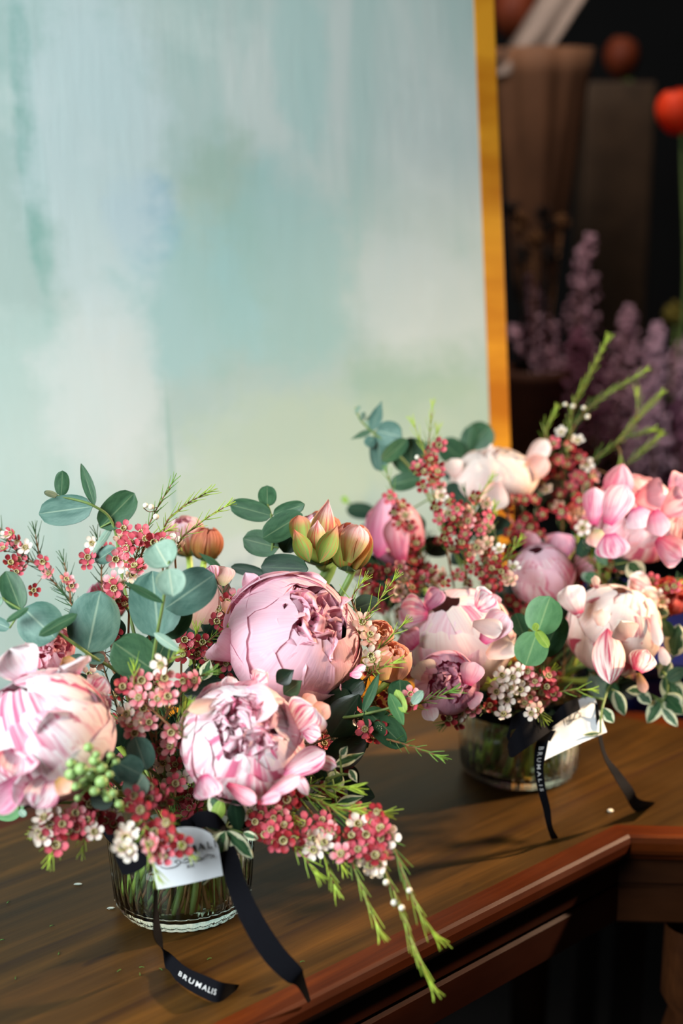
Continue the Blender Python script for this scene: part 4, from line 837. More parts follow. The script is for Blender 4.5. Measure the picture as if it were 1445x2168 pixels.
sprig('lime-tipped needle sprig in front of the ranunculus blooms', 0, [[(770, 1460, 1.10), (790, 1390, 1.06), (820, 1355, 1.055), (850, 1325, 1.05)], [(770, 1440, 1.09), (800, 1415, 1.05), (832, 1403, 1.045)]], [(783, 1388, 'w'), (782, 1345, 'c'), (790, 1400, 'c')], nk='b', start=.3, nlen=.012)
sprig('thin needle sprigs poking out right below the ranunculus blooms', 0, [[(700, 1560, 1.09), (860, 1500, 1.05), (905, 1482, 1.04), (952, 1465, 1.035)], [(800, 1560, 1.07), (870, 1580, 1.04), (920, 1598, 1.03)]], [(870, 1470, 'r'), (876, 1490, 'r'), (758, 1523, 'w'), (775, 1545, 'r')], nk='n', start=.25, nlen=.012)
sprig('waxflower with pale blossoms in the shade right of the light pink peony', 0, [[(690, 1600, 1.10), (740, 1560, 1.08), (790, 1540, 1.07)], [(700, 1600, 1.1), (740, 1530, 1.08), (750, 1500, 1.08)]], [(762, 1520, 'w'), (775, 1548, 'r'), (790, 1560, 'd'), (730, 1500, 'd'), (770, 1500, 'd'), (800, 1540, 'd')], nk='d')
sprig('grassy needle sprig below the loose petals of the light pink peony', 0, [[(560, 1650, 1.04), (640, 1680, 1.0), (700, 1705, .985), (745, 1712, .98)], [(600, 1660, 1.02), (680, 1665, 1.0), (740, 1668, .99)]], [(617, 1688, 'd'), (575, 1712, 'w'), (600, 1705, 'd')], nk='b', nlen=.016, spread=.5)
# right bouquet
sprig('tall red waxflower spire with two bright tips, left part of the right bouquet', 1, [[(960, 1240, 1.32), (940, 1140, 1.29), (915, 1040, 1.28), (905, 985, 1.28), (893, 945, 1.28), (876, 900, 1.28)], [(905, 985, 1.28), (908, 930, 1.285), (914, 866, 1.29)], [(910, 1000, 1.28), (920, 950, 1.285), (925, 915, 1.29)]],
  [(905, 958, 'r'), (883, 968, 'b'), (885, 989, 'r'), (898, 1000, 'r'), (921, 986, 'r'), (912, 975, 'd'), (927, 1008, 'd'), (895, 1030, 'd'), (930, 1032, 'p'), (932, 1050, 'w'), (920, 1075, 'r'), (949, 1061, 'd'), (880, 1000, 'r'), (925, 1000, 'r'), (915, 1020, 'r'), (928, 942, 'r')], nk='b', start=.25, spread=.5)
sprig('broad waxflower spray of red and white blossoms in the middle of the right bouquet', 1, [[(1000, 1300, 1.32), (985, 1200, 1.28), (975, 1120, 1.27), (960, 1080, 1.27)], [(985, 1180, 1.27), (1030, 1130, 1.26), (1045, 1080, 1.26)], [(1000, 1200, 1.28), (1060, 1190, 1.25), (1095, 1150, 1.25)], [(990, 1130, 1.27), (1010, 1060, 1.27), (1036, 1018, 1.27)]],
  [(948, 1086, 'w'), (968, 1077, 'r'), (993, 1083, 'c'), (988, 1102, 'p'), (1015, 1122, 'r'), (985, 1133, 'r'), (953, 1119, 'd'), (955, 1163, 'r'), (991, 1174, 'r'), (1007, 1158, 'c'), (1038, 1093, 'r'), (1029, 1066, 'c'), (1033, 1151, 'c'), (1057, 1165, 'w'), (1046, 1183, 'r'), (1028, 1172, 'd'), (1085, 1202, 'w'), (1082, 1228, 'c'), (1068, 1222, 'c'), (1018, 1216, 'd'), (985, 1235, 'r'), (966, 1219, 'r'), (935, 1219, 'c'), (1060, 1210, 'd'), (1040, 1205, 'd'), (975, 1150, 'd'), (960, 1100, 'd'), (1000, 1200, 'd'), (940, 1140, 'd'), (930, 1100, 'r')], nk='b', start=.1)
sprig('small red waxflower sprig in front of the side-on deep pink peony', 1, [[(900, 1200, 1.34), (870, 1120, 1.31), (838, 1060, 1.30), (820, 1005, 1.30)]], [(826, 1052, 'r'), (850, 1072, 'd'), (845, 1108, 'r'), (868, 1118, 'r'), (832, 1085, 'd'), (858, 1092, 'c'), (880, 1150, 'd')], nk='n', start=.2)
sprig('waxflower with dark red blossoms, low between the two bouquets', 1, [[(960, 1290, 1.28), (900, 1240, 1.26), (840, 1215, 1.25), (790, 1190, 1.25)], [(900, 1240, 1.26), (860, 1250, 1.24), (830, 1260, 1.24)]],
  [(783, 1207, 'd'), (800, 1215, 'r'), (820, 1210, 'd'), (845, 1200, 'p'), (870, 1215, 'd'), (895, 1225, 'r'), (844, 1252, 'w'), (825, 1240, 'd'), (870, 1245, 'd'), (915, 1210, 'd'), (800, 1250, 'd'), (938, 1235, 'd'), (780, 1225, 'd'), (855, 1230, 'c')], nk='d')
sprig('tall blurred waxflower spray with bright green tips, right of the creamy-white peony', 1, [[(1190, 1180, 1.42), (1190, 1040, 1.41), (1203, 930, 1.41), (1212, 860, 1.41), (1240, 808, 1.41), (1282, 725, 1.41)], [(1200, 950, 1.41), (1216, 900, 1.40), (1268, 845, 1.40), (1357, 790, 1.40)], [(1190, 1000, 1.41), (1155, 925, 1.40), (1172, 875, 1.40)]],
  [(1188, 916, 'w'), (1222, 934, 'w'), (1172, 940, 'r'), (1203, 950, 'r'), (1157, 1039, 'w'), (1145, 1020, 'r'), (1219, 1008, 'r'), (1206, 1031, 'r'), (1235, 863, 'b'), (1243, 882, 'b'), (1212, 860, 'b'), (1196, 856, 'b'), (1180, 975, 'r'), (1165, 985, 'd'), (1200, 985, 'd'), (1185, 1073, 'c'), (1185, 1050, 'd'), (1165, 1070, 'd'), (1225, 970, 'd'), (1150, 1000, 'd'), (1180, 1010, 'r')], nk='b', start=.12, spread=.55, nlen=.013)
sprig('blurred bright green waxflower tips leaning right above the upright pink peony', 1, [[(1230, 1120, 1.42), (1250, 988, 1.41), (1308, 934, 1.41), (1351, 882, 1.41), (1392, 840, 1.41)], [(1300, 940, 1.41), (1330, 925, 1.41), (1372, 912, 1.41)], [(1300, 1010, 1.41), (1330, 980, 1.41), (1390, 928, 1.41)], [(1345, 890, 1.41), (1350, 860, 1.41), (1348, 838, 1.41)], [(1308, 945, 1.41), (1312, 960, 1.40), (1312, 985, 1.40)]],
  [(1240, 983, 'w'), (1243, 1026, 'r'), (1254, 1008, 'p'), (1230, 1010, 'r'), (1215, 1045, 'd'), (1255, 1040, 'd')], nk='b', start=.3, spread=.5, nlen=.013)
sprig('red waxflower blossoms in the shade under the creamy-white peony', 1, [[(1100, 1240, 1.38), (1100, 1150, 1.36), (1105, 1090, 1.36)], [(1100, 1150, 1.36), (1130, 1100, 1.36), (1140, 1060, 1.36)]],
  [(1111, 1097, 'r'), (1099, 1116, 'r'), (1120, 1115, 'r'), (1074, 1105, 'p'), (1090, 1060, 'd'), (1130, 1060, 'd'), (1150, 1090, 'd'), (1080, 1130, 'd'), (1140, 1130, 'd'), (1110, 1060, 'r'), (1070, 1080, 'd')], nk='d')
sprig('white waxflower spray over the lip of the right vase', 1, [[(1150, 1480, 1.24), (1110, 1465, 1.19), (1075, 1460, 1.18), (1050, 1450, 1.18)], [(1120, 1470, 1.19), (1150, 1440, 1.19), (1165, 1425, 1.19)], [(1120, 1480, 1.19), (1135, 1500, 1.18), (1145, 1515, 1.18)], [(1150, 1475, 1.2), (1200, 1462, 1.19), (1243, 1460, 1.185)]],
  [(1085, 1434, 'w'), (1055, 1452, 'w'), (1073, 1481, 'w'), (1062, 1430, 'w'), (1050, 1465, 'w'), (1132, 1445, 'p'), (1118, 1421, 'p'), (1159, 1432, 'r'), (1143, 1467, 'd'), (1121, 1478, 'p'), (1125, 1510, 'w'), (1138, 1505, 'c'), (1101, 1462, 'w'), (1066, 1514, 'w'), (1148, 1435, 'd'), (1098, 1420, 'w'), (1155, 1455, 'r'), (1170, 1470, 'r'), (1083, 1458, 'w'), (1110, 1490, 'c'), (1150, 1490, 'p')], nk='b', start=.2)
sprig('pink waxflower fringe hanging below the smaller mauve-pink bloom', 1, [[(1060, 1500, 1.24), (1020, 1500, 1.18), (980, 1510, 1.17), (945, 1530, 1.17)]], [(1035, 1493, 'r'), (1002, 1504, 'p'), (975, 1509, 'w'), (949, 1523, 'r'), (965, 1530, 'd'), (988, 1500, 'p')], nk='n')
sprig('waxflower with pale blossoms between the upright pink and the ivory peony', 1, [[(1300, 1260, 1.33), (1250, 1180, 1.31), (1235, 1130, 1.31)], [(1290, 1260, 1.33), (1360, 1240, 1.30), (1410, 1240, 1.28), (1440, 1235, 1.28)]], [(1233, 1118, 'w'), (1242, 1145, 'w'), (1250, 1130, 'w'), (1390, 1260, 'w'), (1400, 1275, 'c'), (1425, 1240, 'r'), (1380, 1230, 'r'), (1375, 1275, 'w'), (1110, 1295, 'd', 1.30), (1075, 1270, 'd', 1.3), (1090, 1280, 'r', 1.3)], nk='b')
# dense inner filling of both bouquets
INN = random.Random(77)
def fill(b, n, xs, ys, d0, d1, group, label):
    for k in range(n):
        x = INN.uniform(*xs); y = INN.uniform(*ys); d = INN.uniform(d0, d1)
        c = (xs[0] + xs[1]) / 2; dx = (x - c) * .5
        st = [[(c + dx, ys[1] + 60, d), (x - dx * .2, y + 50, d), (x, y, d), (x + dx * .25, y - 50, d)]]
        bl = [(x + INN.uniform(-40, 40), y + INN.uniform(-50, 60), INN.choice('dddrdcp')) for _ in range(5)]
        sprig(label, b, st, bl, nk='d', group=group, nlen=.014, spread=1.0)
fill(0, 26, (110, 800), (1290, 1640), 1.09, 1.17, 'shaded waxflower sprigs inside the front bouquet', 'dark needle-leaved waxflower sprig in the shade deep inside the front bouquet')
fill(1, 20, (880, 1400), (1090, 1440), 1.27, 1.38, 'shaded waxflower sprigs inside the right bouquet', 'dark needle-leaved waxflower sprig in the shade deep inside the right bouquet')
def fill_leaves(b, n, xs, ys, d0, d1, group, label):
    for k in range(n):
        x = INN.uniform(*xs); y = INN.uniform(*ys); d = INN.uniform(d0, d1)
        lv = []
        for j in range(7):
            a = INN.uniform(0, 6.28); px_ = x + INN.uniform(-45, 45); py_ = y + INN.uniform(-50, 50)
            lv.append((px_, py_, px_ + math.cos(a) * 60, py_ + math.sin(a) * 60, 46, INN.choice(['deep', 'dark', 'deep']), dict(shape='oval', d=d + INN.uniform(-.015, .015), dt=INN.uniform(-.02, .02))))
        leafy('salal_stem', label, 'foliage', b, [((xs[0] + xs[1]) / 2, ys[1] + 40, d), (x, y, d)], lv, group=group)
fill(1, 5, (760, 900), (1170, 1260), 1.33, 1.40, 'shaded waxflower sprigs between the bouquets', 'dark waxflower sprig in the shade low between the two bouquets')
fill_leaves(1, 3, (770, 890), (1180, 1290), 1.36, 1.42, 'dark leaf stems between the bouquets', 'stem of dark leaves in the gap between the two bouquets')
fill_leaves(0, 15, (190, 760), (1300, 1660), 1.10, 1.17, 'dark leaf stems inside the front bouquet', 'stem of dark glossy leaves filling the inside of the front bouquet')
fill_leaves(1, 12, (900, 1370), (1120, 1450), 1.34, 1.40, 'dark leaf stems inside the right bouquet', 'stem of dark glossy leaves filling the inside of the right bouquet')

# ------------------------------------------------------------------ ribbons and cards
n = N('black_ribbon'); tc = n.n('ShaderNodeTexCoord').outputs['Object']; wv = n.noise(n.mapping(tc, scale=(1, 1, 1)), 2500, 2)
RIB = n.bsdf(n.ramp(wv, [(0.3, lin((4, 4, 7))), (0.7, lin((14, 15, 22)))]), 0.85, 0.12, bump=wv, bs=0.4, bd=0.0003)
CARD = plain('card_white', (226, 232, 236), 0.7, 0.2, var=.03); INK = plain('ink_black', (18, 18, 22), 0.6, var=.05); THREAD = plain('white_print', (206, 206, 204), 0.6, var=.05)
def ribbon(rows, parent, name, n=8):
    """rows of (edge point, other edge point)"""
    a = catmull([r[0] for r in rows], n); b = catmull([r[1] for r in rows], n)
    q = MB(); q.grid([[p, p.lerp(s, .33), p.lerp(s, .67), s] for p, s in zip(a, b)])
    o = q.make(name, RIB, parent); thick(o, .0004); return a, b
def rrow(x, y, d, wx, wy, wd=0.0): return (P(x - wx, y - wy, d - wd), P(x + wx, y + wy, d + wd))
def text_mesh(body, size, spacing=1.15):
    cu = bpy.data.curves.new('t', 'FONT'); cu.body = body; cu.size = size; cu.space_character = spacing; cu.resolution_u = 3; cu.offset = size * 0.012
    ob = bpy.data.objects.new('t', cu); C.objects.link(ob)
    me = bpy.data.meshes.new_from_object(ob.evaluated_get(bpy.context.evaluated_depsgraph_get()))
    V = [v.co.copy() for v in me.vertices]; F = [tuple(p.vertices) for p in me.polygons]
    bpy.data.objects.remove(ob); bpy.data.meshes.remove(me); return V, F
def text_on(a, b, i0, i1, body, hfrac, voff, parent, flip=False, name='lettering'):
    """letters set along the ribbon between samples i0 and i1"""
    V, F = text_mesh(body, 1.0, 1.35); xm = max(v.x for v in V)
    W = []
    for v in V:
        f = i0 + (i1 - i0) * v.x / xm; k = min(len(a) - 2, max(0, int(f))); t = f - k
        p = a[k].lerp(a[k + 1], t); q = b[k].lerp(b[k + 1], t); h = voff + hfrac * v.y / .72
        pt = q.lerp(p, h); W.append(pt + (CAM - pt).normalized() * .0007)
    return mk(name, W, F, THREAD, parent, smooth=False)
c0, rb0, rr0, h0 = VASE[0]; c1, rb1, rr1, h1 = VASE[1]
def band(c, rr, z, parent):
    q = MB(); q.lathe(c, [(rr + .0016, z - .005), (rr + .0018, z), (rr + .0022, z + .005)], 64); thick(q.make('ribbon_band', RIB, parent), .0004)
rf = root('black_ribbon', P(400, 1750, 1.02), 'black ribbon bow tied round the front vase, its printed tail curling on the table', 'ribbon')
band(c0, rr0, .074, rf)
# printed tail
rows = [rrow(362, 1775, .99, 13, 4, .006), rrow(345, 1800, .985, 12, 3, .004), rrow(333, 1850, .99, 6, 0, .008), rrow(329, 1920, 1.0, 4, 0, .009), rrow(335, 1985, 1.005, 8, -4, .006)]
def tab(x, y0, y1, z=.0006, dz=0):                         # lower edge on the table at y1, upper edge at pixel row y0
    lo = T(x[1], y1, z); dd = (lo - CAM).dot(fw); return (P(x[0], y0, dd - .004 + dz), lo)
rows += [tab((362, 350), 2020, 2048), tab((395, 380), 2048, 2082), tab((440, 425), 2068, 2110), tab((470, 462), 2080, 2121), tab((506, 500), 2085, 2096)]
ta, tb = ribbon(rows, rf, 'ribbon_tail')
text_on(ta, tb, 46, 62, 'BRUMALIS', .27, .34, rf)
# second tail
rows = [rrow(470, 1772, .985, 14, -6), rrow(486, 1820, .975, 18, -8), rrow(503, 1880, .97, 19, -9), rrow(535, 1950, .965, 20, -12), rrow(578, 2018, .962, 20, -14), rrow(620, 2062, .962, 17, -14)]
e1 = T(655, 2122, .0006); rows += [(P(634, 2068, .965), P(628, 2092, .965))] ; rows += [(P(655, 2116, .978), e1)]
rows[-2] = (P(628, 2088, .968), P(642, 2064, .968)); rows[-1] = (T(652, 2124, .0006), T(657, 2118, .0012))
ribbon(rows, rf, 'ribbon_tail')
ribbon([rrow(395, 1752, .985, 3, 14), rrow(425, 1735, .975, 5, 17), rrow(458, 1738, .975, 4, 18), rrow(480, 1752, .985, 6, 12)], rf, 'bow_loop')
ribbon([rrow(395, 1752, .985, -3, 12), rrow(360, 1762, .97, 6, 16), rrow(320, 1790, .965, 10, 17), rrow(290, 1812, .967, 16, 22), rrow(262, 1828, .968, 19, 21), rrow(258, 1850, .968, 1, 2)], rf, 'bow_loop')
q = MB(); q.blob(P(394, 1752, .978), .006, 12, 8, 0, (1, .6, 1)); q.make('knot', RIB, rf)
# second bouquet's ribbon
r2 = root('black_ribbon', P(1130, 1540, 1.22), 'black ribbon bow tied round the right vase, its tails drooping to the table', 'ribbon')
band(c1, rr1, .074, r2)
rows = [rrow(1160, 1545, 1.19, 16, 2), rrow(1145, 1585, 1.185, 13, 0), rrow(1140, 1625, 1.19, 10, 0), rrow(1146, 1670, 1.195, 9, 0), rrow(1156, 1710, 1.20, 8, 0), rrow(1163, 1750, 1.205, 6, 0), (T(1166, 1777, .0006), T(1182, 1775, .0006))]
xa, xb = ribbon([(r[1], r[0]) for r in rows], r2, 'ribbon_tail')
def text_side(a, b, i0, i1, body, parent):
    V, F = text_mesh(body, 1.0, 1.5); xm = max(v.x for v in V); W = []
    for v in V:
        f = i0 + (i1 - i0) * v.x / xm; k = min(len(a) - 2, max(0, int(f))); t = f - k
        pt = b[k].lerp(b[k + 1], t).lerp(a[k].lerp(a[k + 1], t), .30 + .55 * v.y); W.append(pt + (CAM - pt).normalized() * .0007)
    return mk('lettering', W, F, THREAD, parent, smooth=False)
text_side(xa, xb, 7, 25, 'BRUMALIS', r2)
rows = [rrow(1262, 1490, 1.21, 4, 3), rrow(1268, 1550, 1.21, 4, 0, .004), rrow(1280, 1600, 1.215, 4, -1, .004), (P(1296, 1640, 1.222), P(1310, 1632, 1.23)), (P(1320, 1680, 1.235), P(1338, 1668, 1.245)), (T(1345, 1718, .0006), P(1352, 1692, 1.255)), (T(1384, 1702, .0006), P(1386, 1699, 1.262))]
ribbon(rows, r2, 'ribbon_tail')
ribbon([rrow(1160, 1530, 1.19, 10, 14), rrow(1130, 1545, 1.175, 8, 22), rrow(1100, 1565, 1.17, 6, 24), rrow(1082, 1585, 1.175, 4, 18), rrow(1076, 1590, 1.18, 2, 12)], r2, 'bow_loop')
ribbon([rrow(1160, 1530, 1.19, -6, 14), rrow(1120, 1525, 1.18, -4, 20), rrow(1085, 1530, 1.185, -3, 16), rrow(1076, 1570, 1.19, 4, 12)], r2, 'bow_loop')
ribbon([rrow(1165, 1530, 1.195, -3, 14), rrow(1195, 1505, 1.19, 3, 14), rrow(1225, 1490, 1.20, 3, 12)], r2, 'bow_loop')
# cards
def card(name, pts, arch, label, scr, words):
    """pts: bottom-left, bottom-right, top-right, top-left in px with depth; the top is an arch"""
    bl, br, tr, tl = [P(*p) for p in pts]; c = root(name, (bl + br) / 2, label, 'card')
    X = br - bl; Y = ((tl + tr) / 2 - (bl + br) / 2)
    nn = X.cross(Y).normalized(); 
    if nn.dot(CAM - bl) < 0: nn = -nn
    def at(u, v): return bl + X * u + (tl.lerp(tr, u) - bl.lerp(br, u)) * v
    rows = []
    for i in range(13):
        u = i / 12; top = 1 + arch * math.sqrt(max(0, 1 - (2 * u - 1) ** 2)); rows.append([at(u, top * k / 6) + nn * .0015 * math.sin(math.pi * u) for k in range(7)])
    q = MB(); q.grid(rows); thick(q.make('card_sheet', CARD, c), .0004)
    for body, u, v, sz in words:
        V, F = text_mesh(body, sz, 1.35); W = [at(u, v) + X.normalized() * p.x + Y.normalized() * p.y + nn * .0022 for p in V]
        mk('lettering', W, F, INK, c, smooth=False)
    q = MB()
    for st in scr:
        pp = catmull([at(u, v) + nn * .0022 for u, v in st], 6); q.tube(pp, .00022, .00022, 4)
    if scr: q.make('drawn_ornament', INK, c)
    return c
swirl = [[(.12, .70), (.20, .62), (.34, .62), (.42, .72), (.40, .80), (.34, .78), (.38, .70)], [(.42, .72), (.50, .68), (.56, .74), (.52, .80), (.47, .76)], [(.60, .70), (.66, .66), (.74, .70), (.70, .78), (.62, .78), (.64, .71), (.72, .72)], [(.74, .70), (.82, .80), (.92, .74), (.86, .68)]]
card('gift_card', [(333, 1883, .975), (472, 1853, .972), (462, 1790, .968), (318, 1815, .97)], .80, 'white arched card tied to the front vase, partly behind a variegated leaf', swirl, [('BRUMALIS', .18, .93, .0075), ('XII', .50, .50, .0032)])
sw2 = [[(.28, .80), (.34, .62), (.42, .80), (.34, .92), (.30, .74), (.44, .70)], [(.40, .62), (.50, .78), (.44, .90), (.36, .72), (.52, .66)], [(.50, .86), (.62, .76), (.56, .66), (.48, .74), (.60, .88)], [(.66, .9), (.74, .86), (.84, .92), (.92, .88)]]
card('gift_card', [(1152, 1610, 1.175), (1284, 1550, 1.205), (1258, 1478, 1.225), (1170, 1520, 1.20)], .15, 'white card tied to the right vase, sticking out behind the black bow', sw2, [])

# ------------------------------------------------------------------ crumbs on the table
for k, (x, y, a) in enumerate([(125, 2018, 1.4), (33, 2070, 1.7), (252, 2055, .9), (296, 2062, 1.8), (300, 2048, 0), (443, 2030, .6), (340, 2052, 2.4), (110, 1960, .4), (5, 1990, .2), (640, 2036, .3), (18, 1910, 1)]):
    p = T(x, y, .0008); dv = Vector((math.cos(a), math.sin(a), 0)) * .0018
    q = MB(); q.tube([p - dv, p + Vector((0, 0, .0006)), p + dv], .0003, .0002, 5)
    o = q.make('needle_clipping', NEEDLE['b'], origin=p); tag(o, 'tiny green needle clipping lying on the wood left of the ribbon', 'leaf clipping', 'needle clippings on the table')
q = MB(); p = T(1291, 1716, .0012); q.blob(p, .0022, 12, 8, 0, (1.2, 1, .6)); tag(q.make('fallen_petal', BUDW, origin=p), 'tiny white fallen petal on the table between the right ribbon tails', 'petal')
for (x, y) in [(165, 1872), (235, 1923)]:
    q = MB(); p = T(x, y, .0007); q.blob(p, .0022, 12, 8, 0, (1.6, 1, .3)); tag(q.make('water_drop', WATER, origin=p), 'small water drop on the dark wood left of the front vase', 'water drop', 'water drops on the table')

# ------------------------------------------------------------------ behind the table
def PT(x, y, d): return P(x, y, d)
KRAFT = plain('kraft_paper', (112, 78, 54), 0.8, transl=.1, scale=12); WRAP = plain('pale_wrap', (140, 126, 116), 0.7, transl=.15, scale=10)
DWOOD = plain('blackened_wood', (20, 14, 10), 0.8, scale=20); POST = plain('brown_post', (72, 56, 40), 0.7, scale=20); NAVY = plain('navy_plastic', (16, 24, 84), 0.4, scale=10); TERRA = plain('brown_pot', (90, 54, 36), 0.7, scale=18)
def cone(name, c, r0, r1, z0, z1, mat, label, cat, sides=40, wob=.08, extra=None):
    ro = root(name, Vector((c.x, c.y, z0)), label, cat); q = MB()
    f = lambda a, r, z: 1 + wob * math.sin(a * 5 + z * 6) + wob * .5 * math.sin(a * 11)
    pr = [(r0 + (r1 - r0) * k / 10, z0 + (z1 - z0) * k / 10) for k in range(11)] + [((r0 + (r1 - r0) * k / 10) * .96, z0 + (z1 - z0) * k / 10) for k in range(10, -1, -1)]
    q.lathe((c.x, c.y, 0), [(.001, z0)] + pr + [(.001, z0 + .002)], sides, 0, f); q.make('paper_cone' if 'wrap' in name else 'body', mat, ro)
    return ro
# tall wooden post
c = P(1282, 700, 2.7); q = MB(); q.prism([(c.x - .062, c.y - .05), (c.x + .062, c.y - .05), (c.x + .062, c.y + .05), (c.x - .062, c.y + .05)], FZ, P(1282, 175, 2.59).z)
o = bevel(q.make('wooden_plinth', POST, smooth=False, origin=(c.x, c.y, FZ)), .006); tag(o, 'tall dark brown wooden plinth standing in the dim shop behind', 'plinth')
# kraft-wrapped dried flowers on a stool
c = P(1135, 420, 2.3)
cone('wrapped_bouquet', c, .03, .078, P(1135, 640, 2.3).z, P(1135, 110, 2.3).z, KRAFT, 'tan paper wrapped bunch standing right of the gold frame, out of focus', 'wrapped flowers')
c2 = P(1115, 60, 2.2); ro = root('draped_cloth', c2, 'pale cloth slung diagonally at the top beside the gold frame', 'cloth')
a_ = catmull([P(1220, -60, 2.22), P(1165, 20, 2.2), P(1120, 90, 2.2), P(1065, 160, 2.22)], 8); q = MB()
q.grid([[p + rt * (-.03 + .012 * j) + fw * (.008 * math.sin(j * 1.7)) for j in range(7)] for p in a_]); thick(q.make('cloth', WRAP, ro), .002)
# brown pot and stool under the bunch
c = P(1125, 850, 2.15); cone('flower_pot', c, .045, .058, P(1125, 1010, 2.15).z, P(1125, 775, 2.15).z, TERRA, 'brown flower pot low behind the creamy-white peony', 'pot', wob=0)
q = MB(); z = P(1125, 1010, 2.15).z; cc = Vector((c.x + .12, c.y + .12, 0))
st = root('display_stand', Vector((cc.x, cc.y, FZ)), 'dark display stand carrying the pots behind the table', 'stand')
q.prism([(cc.x - .32, cc.y - .28), (cc.x + .75, cc.y - .28), (cc.x + .75, cc.y + .3), (cc.x - .32, cc.y + .3)], z - .03, z - .001); q.make('shelf_board', POST, st, False)
for dx, dy in ((-.29, -.25), (.72, -.25), (-.29, .27), (.72, .27)):
    q = MB(); q.prism([(cc.x + dx - .02, cc.y + dy - .02), (cc.x + dx + .02, cc.y + dy - .02), (cc.x + dx + .02, cc.y + dy + .02), (cc.x + dx - .02, cc.y + dy + .02)], FZ, z - .03); q.make('leg', DWOOD, st, False)
# dark dried heads
DRY = plain('dried_brown', (120, 84, 50), .9); DRK = plain('dried_dark', (30, 22, 18), .9)
hd = [(1100, 470, DRY, 26), (1150, 455, DRK, 24), (1105, 540, DRK, 24), (1160, 480, DRK, 18), (1130, 505, DRY, 22), (1165, 540, DRK, 22), (1190, 470, DRY, 18), (1085, 440, DRK, 22)]
HL = ['tan dried seed head nearest the gold frame', 'dark dried seed head at the top of the dried bunch', 'dark dried seed head low beside the gold frame', 'small dark dried seed head in the middle of the dried bunch', 'tan dried seed head in the centre of the dried bunch', 'dark dried seed head low right in the dried bunch', 'small tan dried seed head beside the plinth', 'dark dried seed head touching the gold frame']
for (x, y, m, r), hlab in zip(hd, HL):
    c = P(x, y, 2.12); q = MB()
    for k in range(24):
        v = Vector((rnd.gauss(0, 1), rnd.gauss(0, 1), rnd.gauss(0, 1))).normalized(); q.tube([c, c + v * r * 2.12 * PX], .004, .001, 5)
    q.tube([c, Vector((P(1130, 800, 2.15).x + (x - 1130) * .0002, P(1130, 800, 2.15).y, P(1125, 830, 2.15).z))], .002, .002, 5)
    tag(q.make('dried_seed_head', m, origin=c), hlab, 'dried flower', 'dried seed heads beside the frame')
# orange tulips
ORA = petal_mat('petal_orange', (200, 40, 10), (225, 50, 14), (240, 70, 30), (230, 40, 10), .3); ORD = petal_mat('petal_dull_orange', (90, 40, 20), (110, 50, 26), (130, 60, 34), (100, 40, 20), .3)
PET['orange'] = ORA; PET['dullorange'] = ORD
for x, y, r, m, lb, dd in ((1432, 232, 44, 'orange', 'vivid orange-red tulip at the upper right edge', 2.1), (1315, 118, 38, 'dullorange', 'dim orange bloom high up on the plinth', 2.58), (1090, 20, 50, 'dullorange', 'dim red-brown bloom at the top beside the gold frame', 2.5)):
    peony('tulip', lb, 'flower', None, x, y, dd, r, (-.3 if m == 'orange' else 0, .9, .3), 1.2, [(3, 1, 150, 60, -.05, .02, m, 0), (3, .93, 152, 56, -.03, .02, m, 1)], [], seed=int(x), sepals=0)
    c = P(x, y, dd); q = MB(); ax_ = cdir((-.3 if m == 'orange' else 0, .9, .3)); s0 = c - ax_ * r * dd * PX * 1.15
    e_ = P(1400, 1000, 2.2) if m == 'orange' else (Vector((c.x, c.y, P(1282, 176, 2.59).z)) if dd > 2.55 else P(1120, 400, 2.32))
    q.tube(catmull([s0, (s0 + e_) / 2 + rt * .02, e_], 6), .003, .003, 6); bpy.data.objects['tulip' if dd == 2.1 else sorted([o.name for o in bpy.data.objects if o.name.startswith('tulip')])[-1]]
    q.make('stem', TWIGG, [o for o in bpy.data.objects if o.name.startswith('tulip')][-1] if False else max((o for o in bpy.data.objects if o.name.startswith('tulip')), key=lambda o: o.name if '.' in o.name else ''))
# purple astilbe plumes in a bucket
PUR = plain('astilbe_mauve', (232, 186, 204), .8, transl=.2, var=.35, scale=140); PUD = plain('astilbe_plum', (170, 112, 138), .8, transl=.2, var=.35, scale=140)
plumes = [((1215, 900), (1245, 500), 46, PUR), ((1200, 900), (1120, 590), 44, PUR), ((1190, 800), (1085, 700), 34, PUR), ((1300, 950), (1330, 650), 44, PUR), ((1360, 950), (1390, 690), 46, PUR), ((1400, 1000), (1450, 720), 46, PUR), ((1250, 950), (1220, 700), 50, PUD),
          ((1290, 1000), (1270, 760), 46, PUD), ((1330, 1000), (1300, 800), 46, PUD), ((1380, 1020), (1370, 820), 46, PUR), ((1420, 1040), (1430, 850), 50, PUD), ((1250, 1000), (1200, 820), 40, PUR), ((1360, 1040), (1340, 900), 50, PUR)]
PL = ['tallest mauve astilbe plume, upright in the dim background', 'mauve astilbe plume leaning left toward the gold frame', 'small lilac astilbe plume closest to the gold frame',
      'mauve astilbe plume right of the gap beside the tallest one', 'mauve astilbe plume just left of the edge of the photo', 'tall mauve astilbe plume cut by the right edge of the photo', 'plum astilbe plume at the foot of the tallest one',
      'plum astilbe plume behind the longest green waxflower tip', 'plum astilbe plume in the middle of the astilbe bunch', 'mauve astilbe plume low behind the right green waxflower tips', 'plum astilbe plume lowest at the right edge',
      'short mauve astilbe plume behind the white waxflowers', 'short mauve astilbe plume right above the upright pink peony']
foot = P(1330, 1090, 2.2)
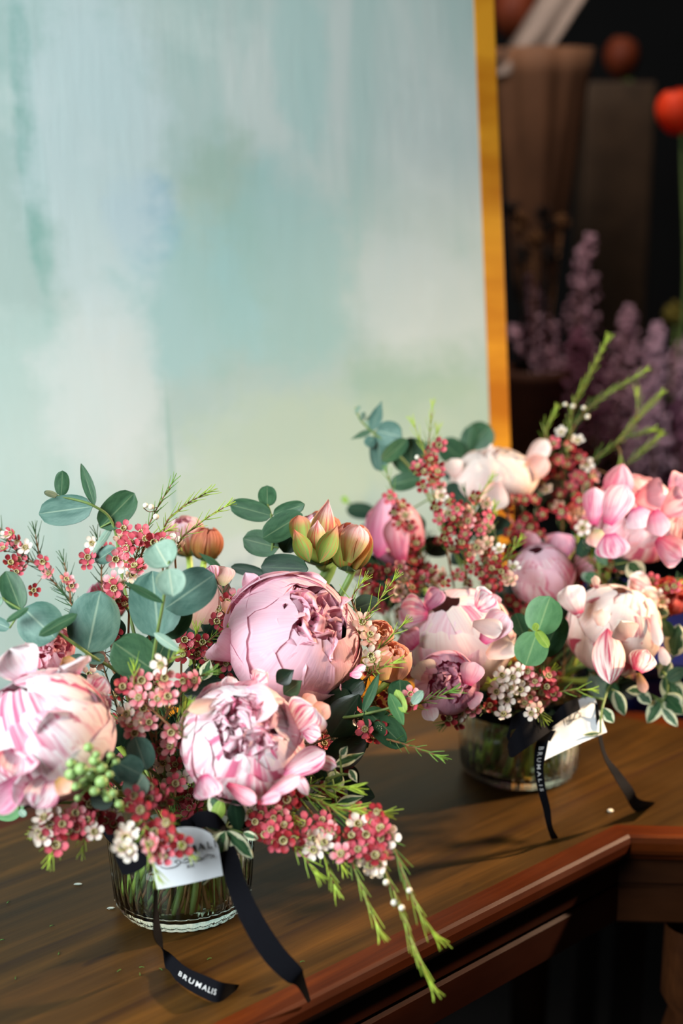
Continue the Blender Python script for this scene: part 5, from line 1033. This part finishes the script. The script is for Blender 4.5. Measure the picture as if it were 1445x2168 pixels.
for ((x0, y0), (x1, y1), wd, m), plab in zip(plumes, PL):
    d = 2.12 + rnd.uniform(-.05, .08); a, b_ = P(x0, y0, d), P(x1, y1, d + .02); ax_ = b_ - a
    ro = root('astilbe_plume', a, plab, 'flower', 'mauve astilbe plumes behind the table'); q = MB()
    L = ax_.length
    for k in range(230):
        f = rnd.random() ** .8; r = wd * d * PX * 1.15 * (1 - f) ** .6 + .006
        v = Vector((rnd.gauss(0, 1), rnd.gauss(0, 1), rnd.gauss(0, 1))); v.normalize()
        q.blob(a + ax_ * (.08 + .92 * f) + v * r * rnd.random() ** .4, rnd.uniform(.003, .0055), 5, 4)
    q.make('plume', m, ro)['kind'] = 'stuff'
    q = MB(); q.tube(catmull([foot + Vector((rnd.uniform(-.04, .04), rnd.uniform(-.04, .04), 0)), a, b_], 6), .0025, .0012, 5); q.make('stem', TWIG, ro)
c = foot; cone('flower_bucket', c, .075, .09, P(1330, 1010, 2.2).z - .13, P(1330, 1060, 2.2).z, DRK, 'dark bucket holding the mauve astilbe behind the right bouquet', 'bucket', wob=0)
leafy_y = root('chrysanthemum', P(1432, 665, 2.3), 'dim yellow-green bloom above the astilbe at the right edge', 'flower'); q = MB()
for k in range(40):
    v = Vector((rnd.gauss(0, 1), rnd.gauss(0, 1), rnd.gauss(0, 1))).normalized(); c = P(1432, 665, 2.3); q.tube([c, c + v * .022], .005, .002, 5)
q.make('flower_head', plain('olive_yellow', (120, 110, 40), .8), leafy_y); q = MB(); q.tube([P(1432, 680, 2.3), P(1400, 1060, 2.25)], .003, .003, 5); q.make('stem', TWIGG, leafy_y)
# navy crate right behind the table
c = T(1400, 1500, -.10); q = MB(); yb = K4.y + .06; x0, x1 = P(1292, 1460, 1.62).x, P(1292, 1460, 1.62).x + .45
cr = root('navy_crate', Vector(((x0 + x1) / 2, yb + .15, -.2)), 'navy blue crate standing behind the right end of the table', 'crate')
q.prism([(x0, yb), (x1, yb), (x1, yb + .3), (x0, yb + .3)], -.20, .035); bevel(q.make('crate_body', NAVY, cr, False), .008)
q = MB(); q.prism([(x0 - .006, yb - .006), (x1 + .006, yb - .006), (x1 + .006, yb + .306), (x0 - .006, yb + .306)], .035, .05); bevel(q.make('crate_rim', NAVY, cr, False), .004)

so = root('wooden_stool', Vector(((x0 + x1) / 2, yb + .15, FZ)), 'dark wooden stool under the navy crate behind the table', 'stool')
q = MB(); q.prism([(x0, yb), (x1, yb), (x1, yb + .3), (x0, yb + .3)], -.225, -.2005); q.make('seat', DWOOD, so, False)
for dx in (.02, x1 - x0 - .02):
    for dy in (.02, .28):
        q = MB(); q.prism([(x0 + dx - .015, yb + dy - .015), (x0 + dx + .015, yb + dy - .015), (x0 + dx + .015, yb + dy + .015), (x0 + dx - .015, yb + dy + .015)], FZ, -.225); q.make('leg', DWOOD, so, False)
